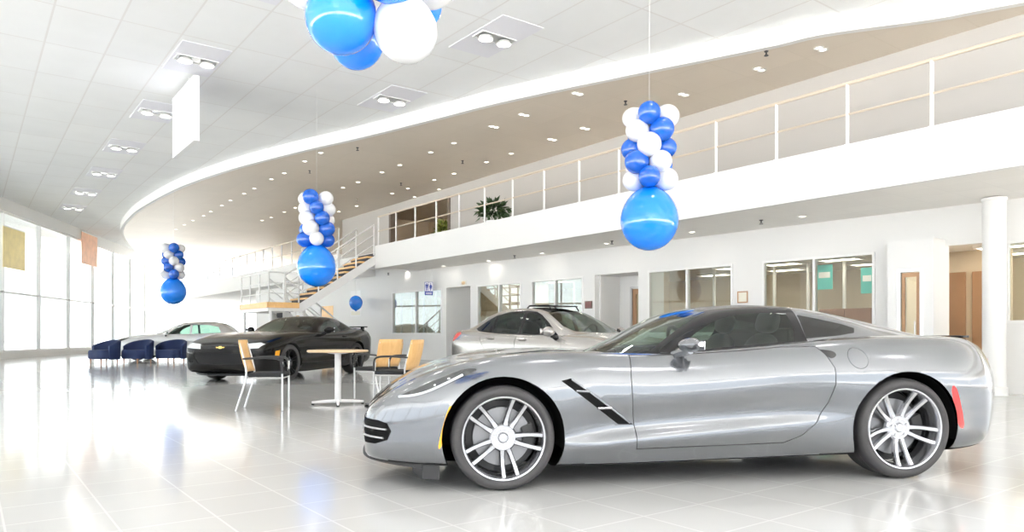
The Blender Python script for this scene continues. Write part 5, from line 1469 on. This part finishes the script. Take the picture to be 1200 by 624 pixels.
CT = [
 (0.78, [(.12,.972),(.08,.976),(.04,.98),(0,.982)]),
 (0.88, [(.50,.968),(.40,.985),(.22,1.0),(0,1.008)]),
 (1.02, [(.73,.960),(.64,.995),(.35,1.04),(0,1.058)]),
 (1.25, [(.805,.965),(.70,1.075),(.38,1.135),(0,1.152)]),
 (1.50, [(.81,.968),(.635,1.19),(.36,1.235),(0,1.25)]),
 (1.75, [(.81,.972),(.585,1.272),(.35,1.312),(0,1.325)]),
 (2.05, [(.81,.978),(.565,1.292),(.34,1.335),(0,1.348)]),
 (2.40, [(.80,.99),(.56,1.275),(.33,1.325),(0,1.338)]),
 (2.75, [(.775,1.01),(.55,1.21),(.32,1.275),(0,1.29)]),
 (3.05, [(.73,1.03),(.53,1.135),(.31,1.20),(0,1.215)]),
 (3.30, [(.65,1.05),(.50,1.085),(.29,1.125),(0,1.14)]),
 (3.45, [(.50,1.06),(.40,1.072),(.23,1.085),(0,1.09)]),
]
foot = [(.92,0),(1.0,.45),(1.16,.72),(1.4,.76),(2.5,.75),(2.9,.68),(3.2,.52),(3.3,0)]
side_parts = [
 ('door', [(1.02,.955),(.99,.78),(.98,.52),(1.02,.30),(2.16,.32),(2.28,.55),(2.33,.80),(2.30,.975),(1.6,.965)], 'y', 0.7, 0.005, CM['blackp'], None, True),
 ('marker_lamp', [(-.56,.50),(-.42,.50),(-.40,.62),(-.55,.60)], 'y', 0.6, 0.0, CM['amber'], 'amber front marker lamp', True),
 ('headlight', [(.46,.735),(.46,.64),(.80,.66),(.86,.74),(.78,.775)], 'x', (lambda f: f.calc_center_median().x < -0.5), 0.003, CM['led'], 'bright headlamp', True),
 ('upper_grille', [(0,.705),(.45,.70),(.45,.655),(0,.645),(-.45,.655),(-.45,.70)], 'x', (lambda f: f.calc_center_median().x < -0.6), 0.0, CM['gloss'], None, False),
 ('lower_grille', [(0,.56),(.56,.57),(.60,.50),(.50,.36),(0,.34),(-.50,.36),(-.60,.50),(-.56,.57)], 'x', (lambda f: f.calc_center_median().x < -0.6), 0.0, CM['inter'], None, False),
 ('brake_duct', [(.64,.56),(.76,.54),(.74,.38),(.64,.38)], 'x', (lambda f: f.calc_center_median().x < -0.6), 0.0, CM['inter'], None, True),
]
glp = [
 ('windscreen', [(.80,0),(.92,.40),(1.06,.60),(1.25,.635),(1.48,.57),(1.68,.525),(1.74,.3),(1.76,0)], 'z', (lambda f: True), CM['shield']),
 ('rear_window', [(2.62,0),(2.62,.3),(2.68,.46),(3.0,.45),(3.28,.38),(3.34,0)], 'z', (lambda f: f.calc_center_median().z > 1.05), CM['tint']),
 ('door_glass', [(1.32,.990),(2.22,1.0),(2.24,1.10),(2.20,1.245),(2.0,1.255),(1.80,1.235),(1.60,1.155)], 'y', None, CM['win']),
 ('quarter_glass', [(2.30,1.010),(2.62,1.05),(2.70,1.10),(2.45,1.20),(2.27,1.235)], 'y', None, CM['tint']),
]
fCp, fCc, co_ = generic_car(cp, T, CT, CM['blackp'], ((0.0,.365,.40),(2.81,.37,.40)), 0.91, foot, .86, side_parts, CM['blackp'], glp)
for s in (-1, 1):
    mirror(cp, 1.38, s*0.87, 1.02, s, CM['blackp'], CM['gloss'], 1.0)
    wheel(cp, 0.0, s, .93, .363, .245, .265, .05, 5, CM['tyre'], CM['alloyd'], radians(90), 'five', 0.18, caliper='dark')
    wheel(cp, 2.81, s, .935, .363, .275, .265, .05, 5, CM['tyre'], CM['alloyd'], radians(90), 'five', 0.18)
    m_ = MB(); x, z = 2.22, .885; y = surf_y(fCp, x, z); m_.tube([(x-.1, s*(y-.002), z), (x-.05, s*(y+.02), z), (x+.05, s*(y+.02), z), (x+.1, s*(y-.002), z)], 0.012, 8); m_.build('door_handle', CM['blackp'], co_[('door', s)], smooth=True)
for y in (-.37, .37): seat_obj(cp, 1.75, y, .42, CM['inter'])
m_ = MB(); m_.prism([(.98,.86),(1.05,.975),(1.32,.985),(1.45,.92),(1.45,.74),(1.0,.74)], -.68, .68, 'y'); m_.build('dashboard', CM['inter'], cp, bevel=0.03)
steering(cp, 1.50, -.37, .955, 66)
m_ = MB(); m_.prism([(3.60, -.78), (3.80, -.70), (3.86, 0), (3.80, .70), (3.60, .78), (3.68, 0)], 1.10, 1.125, 'z')
for y in (-.6, .6): m_.box(3.66, 3.76, y-.03, y+.03, 1.03, 1.10)
m_.build('rear_spoiler', CM['gloss'], cp, bevel=0.006)
m_ = MB(); m_.prism([(-.10,.685),(-.035,.685),(-.03,.70),(.03,.70),(.035,.685),(.10,.685),(.09,.662),(.035,.662),(.03,.648),(-.03,.648),(-.035,.662),(-.09,.662)], -0.972, -0.955, 'x'); m_.build('front_badge', CM['gold'], cp, bevel=0.003)
m_ = MB(); ol = [(-0.985+0.42*abs(-1+k/12)**2.8, 0.86*(-1+k/12)) for k in range(25)]
m_.prism(ol+[(-0.60, .6), (-0.60, -.6)], 0.13, 0.17, 'z'); m_.build('front_lip', CM['gloss'], cp, bevel=0.006)
a = radians(15.6); ea = Vector((sin(a), cos(a), 0)); la = Vector((cos(a), -sin(a), 0))
q = at(339, 446, CH*F/(446-HZ)); cp.location = (q.x-la.x*0.93, q.y-la.y*0.93, 0); cp.rotation_euler = (0, 0, pi/2-a); cp.scale = (1.05, 1.05, 1.05)

# ------------------------------------------------------------------ pale car far off at left: same kind of body, seen small and soft
pc = thing('hatchback', 'pale silver car far off at left, behind the navy tub chairs', 'car', (0, 0, 0), radians(20))
T2 = [(x, [(y, z) for y, z in r]) for x, r in [
 (-0.93, R8(.30, (.35,.30),(.44,.33),(.47,.42),(.475,.46),(.47,.55),(.42,.62),(.2,.66),(0,.67))),
 (-0.80, R8(.20, (.60,.20),(.68,.25),(.71,.40),(.715,.46),(.71,.60),(.63,.71),(.32,.76),(0,.77))),
 (-0.40, R8(.17, (.77,.17),(.84,.22),(.87,.38),(.875,.46),(.87,.70),(.77,.85),(.4,.90),(0,.91))),
 (0.45,  R8(.17, (.80,.17),(.87,.22),(.89,.36),(.87,.46),(.885,.76),(.80,.92),(.44,.985),(0,1.0))),
 (1.5,   R8(.18, (.80,.18),(.87,.23),(.89,.37),(.865,.48),(.89,.79),(.80,.955),(.44,.93),(0,.93))),
 (2.7,   R8(.20, (.79,.20),(.865,.25),(.885,.40),(.885,.50),(.885,.84),(.77,1.01),(.42,1.0),(0,1.0))),
 (3.2,   R8(.24, (.74,.24),(.81,.29),(.84,.42),(.845,.52),(.84,.85),(.73,1.02),(.40,1.03),(0,1.03))),
 (3.42,  R8(.34, (.60,.34),(.67,.38),(.71,.48),(.715,.56),(.71,.82),(.62,.96),(.32,1.0),(0,1.0)))]]
CT2 = [(0.42, [(.10,.985),(.07,.988),(.03,.990),(0,.992)]), (0.68, [(.70,.955),(.60,.998),(.33,1.05),(0,1.068)]), (1.15, [(.79,.945),(.645,1.19),(.37,1.265),(0,1.285)]),
 (1.6, [(.79,.955),(.58,1.37),(.36,1.42),(0,1.44)]), (2.3, [(.785,.98),(.57,1.39),(.35,1.45),(0,1.465)]), (2.9, [(.75,1.0),(.56,1.31),(.34,1.38),(0,1.40)]), (3.25, [(.70,1.02),(.54,1.14),(.32,1.2),(0,1.22)]), (3.38, [(.62,1.02),(.5,1.05),(.3,1.08),(0,1.09)])]
fp, fpc, po = generic_car(pc, T2, CT2, CM['pale'], ((0.0,.32,.365),(2.60,.325,.365)), 0.86, [(.55,0),(.62,.4),(.80,.70),(1.0,.745),(2.6,.735),(3.1,.62),(3.2,0)], .88,
  [('headlight', [(-.85,.66),(-.60,.70),(-.35,.80),(-.22,.86),(-.40,.83),(-.72,.76)], 'y', 0.45, 0.003, CM['lens'], None, True)], CM['pale'],
  [('windscreen', [(.44,0),(.56,.36),(.72,.575),(.92,.635),(1.15,.575),(1.45,.520),(1.5,0)], 'z', (lambda f: True), CM['shield']),
   ('front_door_glass', [(1.02,.975),(1.80,.985),(1.80,1.335),(1.60,1.32),(1.44,1.26),(1.25,1.17)], 'y', None, CM['win']),
   ('rear_door_glass', [(1.88,.987),(2.9,1.03),(2.80,1.25),(2.4,1.33),(1.88,1.34)], 'y', None, CM['win'])], n=60)
for s in (-1, 1):
    for x in (0.0, 2.60): wheel(pc, x, s, .875, .322, .215, .235, .05, 5, CM['tyre'], CM['alloy'], radians(90), 'five', 0.15)
    mirror(pc, 1.03, s*0.83, 1.01, s, CM['pale'], CM['gloss'], 1.05)
q = at(165, 425, 27.0); pc.location = (q.x-0.2, q.y+0.6, 0); pc.rotation_euler = (0, 0, radians(12))
# ================================================================== LIGHT, SKY, CAMERA
w = bpy.data.worlds.new('World'); SC.world = w; w.use_nodes = True
nt = w.node_tree; bg = nt.nodes['Background']; bg.inputs[0].default_value = (0.90, 0.955, 1.0, 1); bg.inputs[1].default_value = WORLD
sl = bpy.data.lights.new('sun', 'SUN'); sl.energy = SUN; sl.angle = radians(1.0); sl.color = (1, 0.97, 0.93)
so_ = bpy.data.objects.new('sun', sl); COL.objects.link(so_)
sv_ = Vector((*xy(0.82, -0.12), 1.15)).normalized()      # the sun stands behind the building
so_.rotation_euler = sv_.to_track_quat('Z', 'Y').to_euler(); so_.location = sv_*60
cam = bpy.data.cameras.new('camera'); co = bpy.data.objects.new('camera', cam); COL.objects.link(co)
co.location = (0, 0, CH); co.rotation_euler = (pi/2, 0, 0)
cam.sensor_width = 36; cam.lens = 36*F/1200; cam.shift_y = (HZ-312)/1200; cam.clip_end = 400; cam.clip_start = 0.05
SC.camera = co
SC.view_settings.view_transform = 'Standard'; SC.view_settings.look = 'None'; SC.view_settings.gamma = 1; SC.view_settings.exposure = EXPO
SC.view_settings.use_curve_mapping = False
SC.cycles.use_denoising = True
SC.cycles.max_bounces = 14; SC.cycles.diffuse_bounces = 8; SC.cycles.glossy_bounces = 6; SC.cycles.transparent_max_bounces = 24
SC.cycles.sample_clamp_indirect = 6
SC.cycles.caustics_reflective = False; SC.cycles.caustics_refractive = False
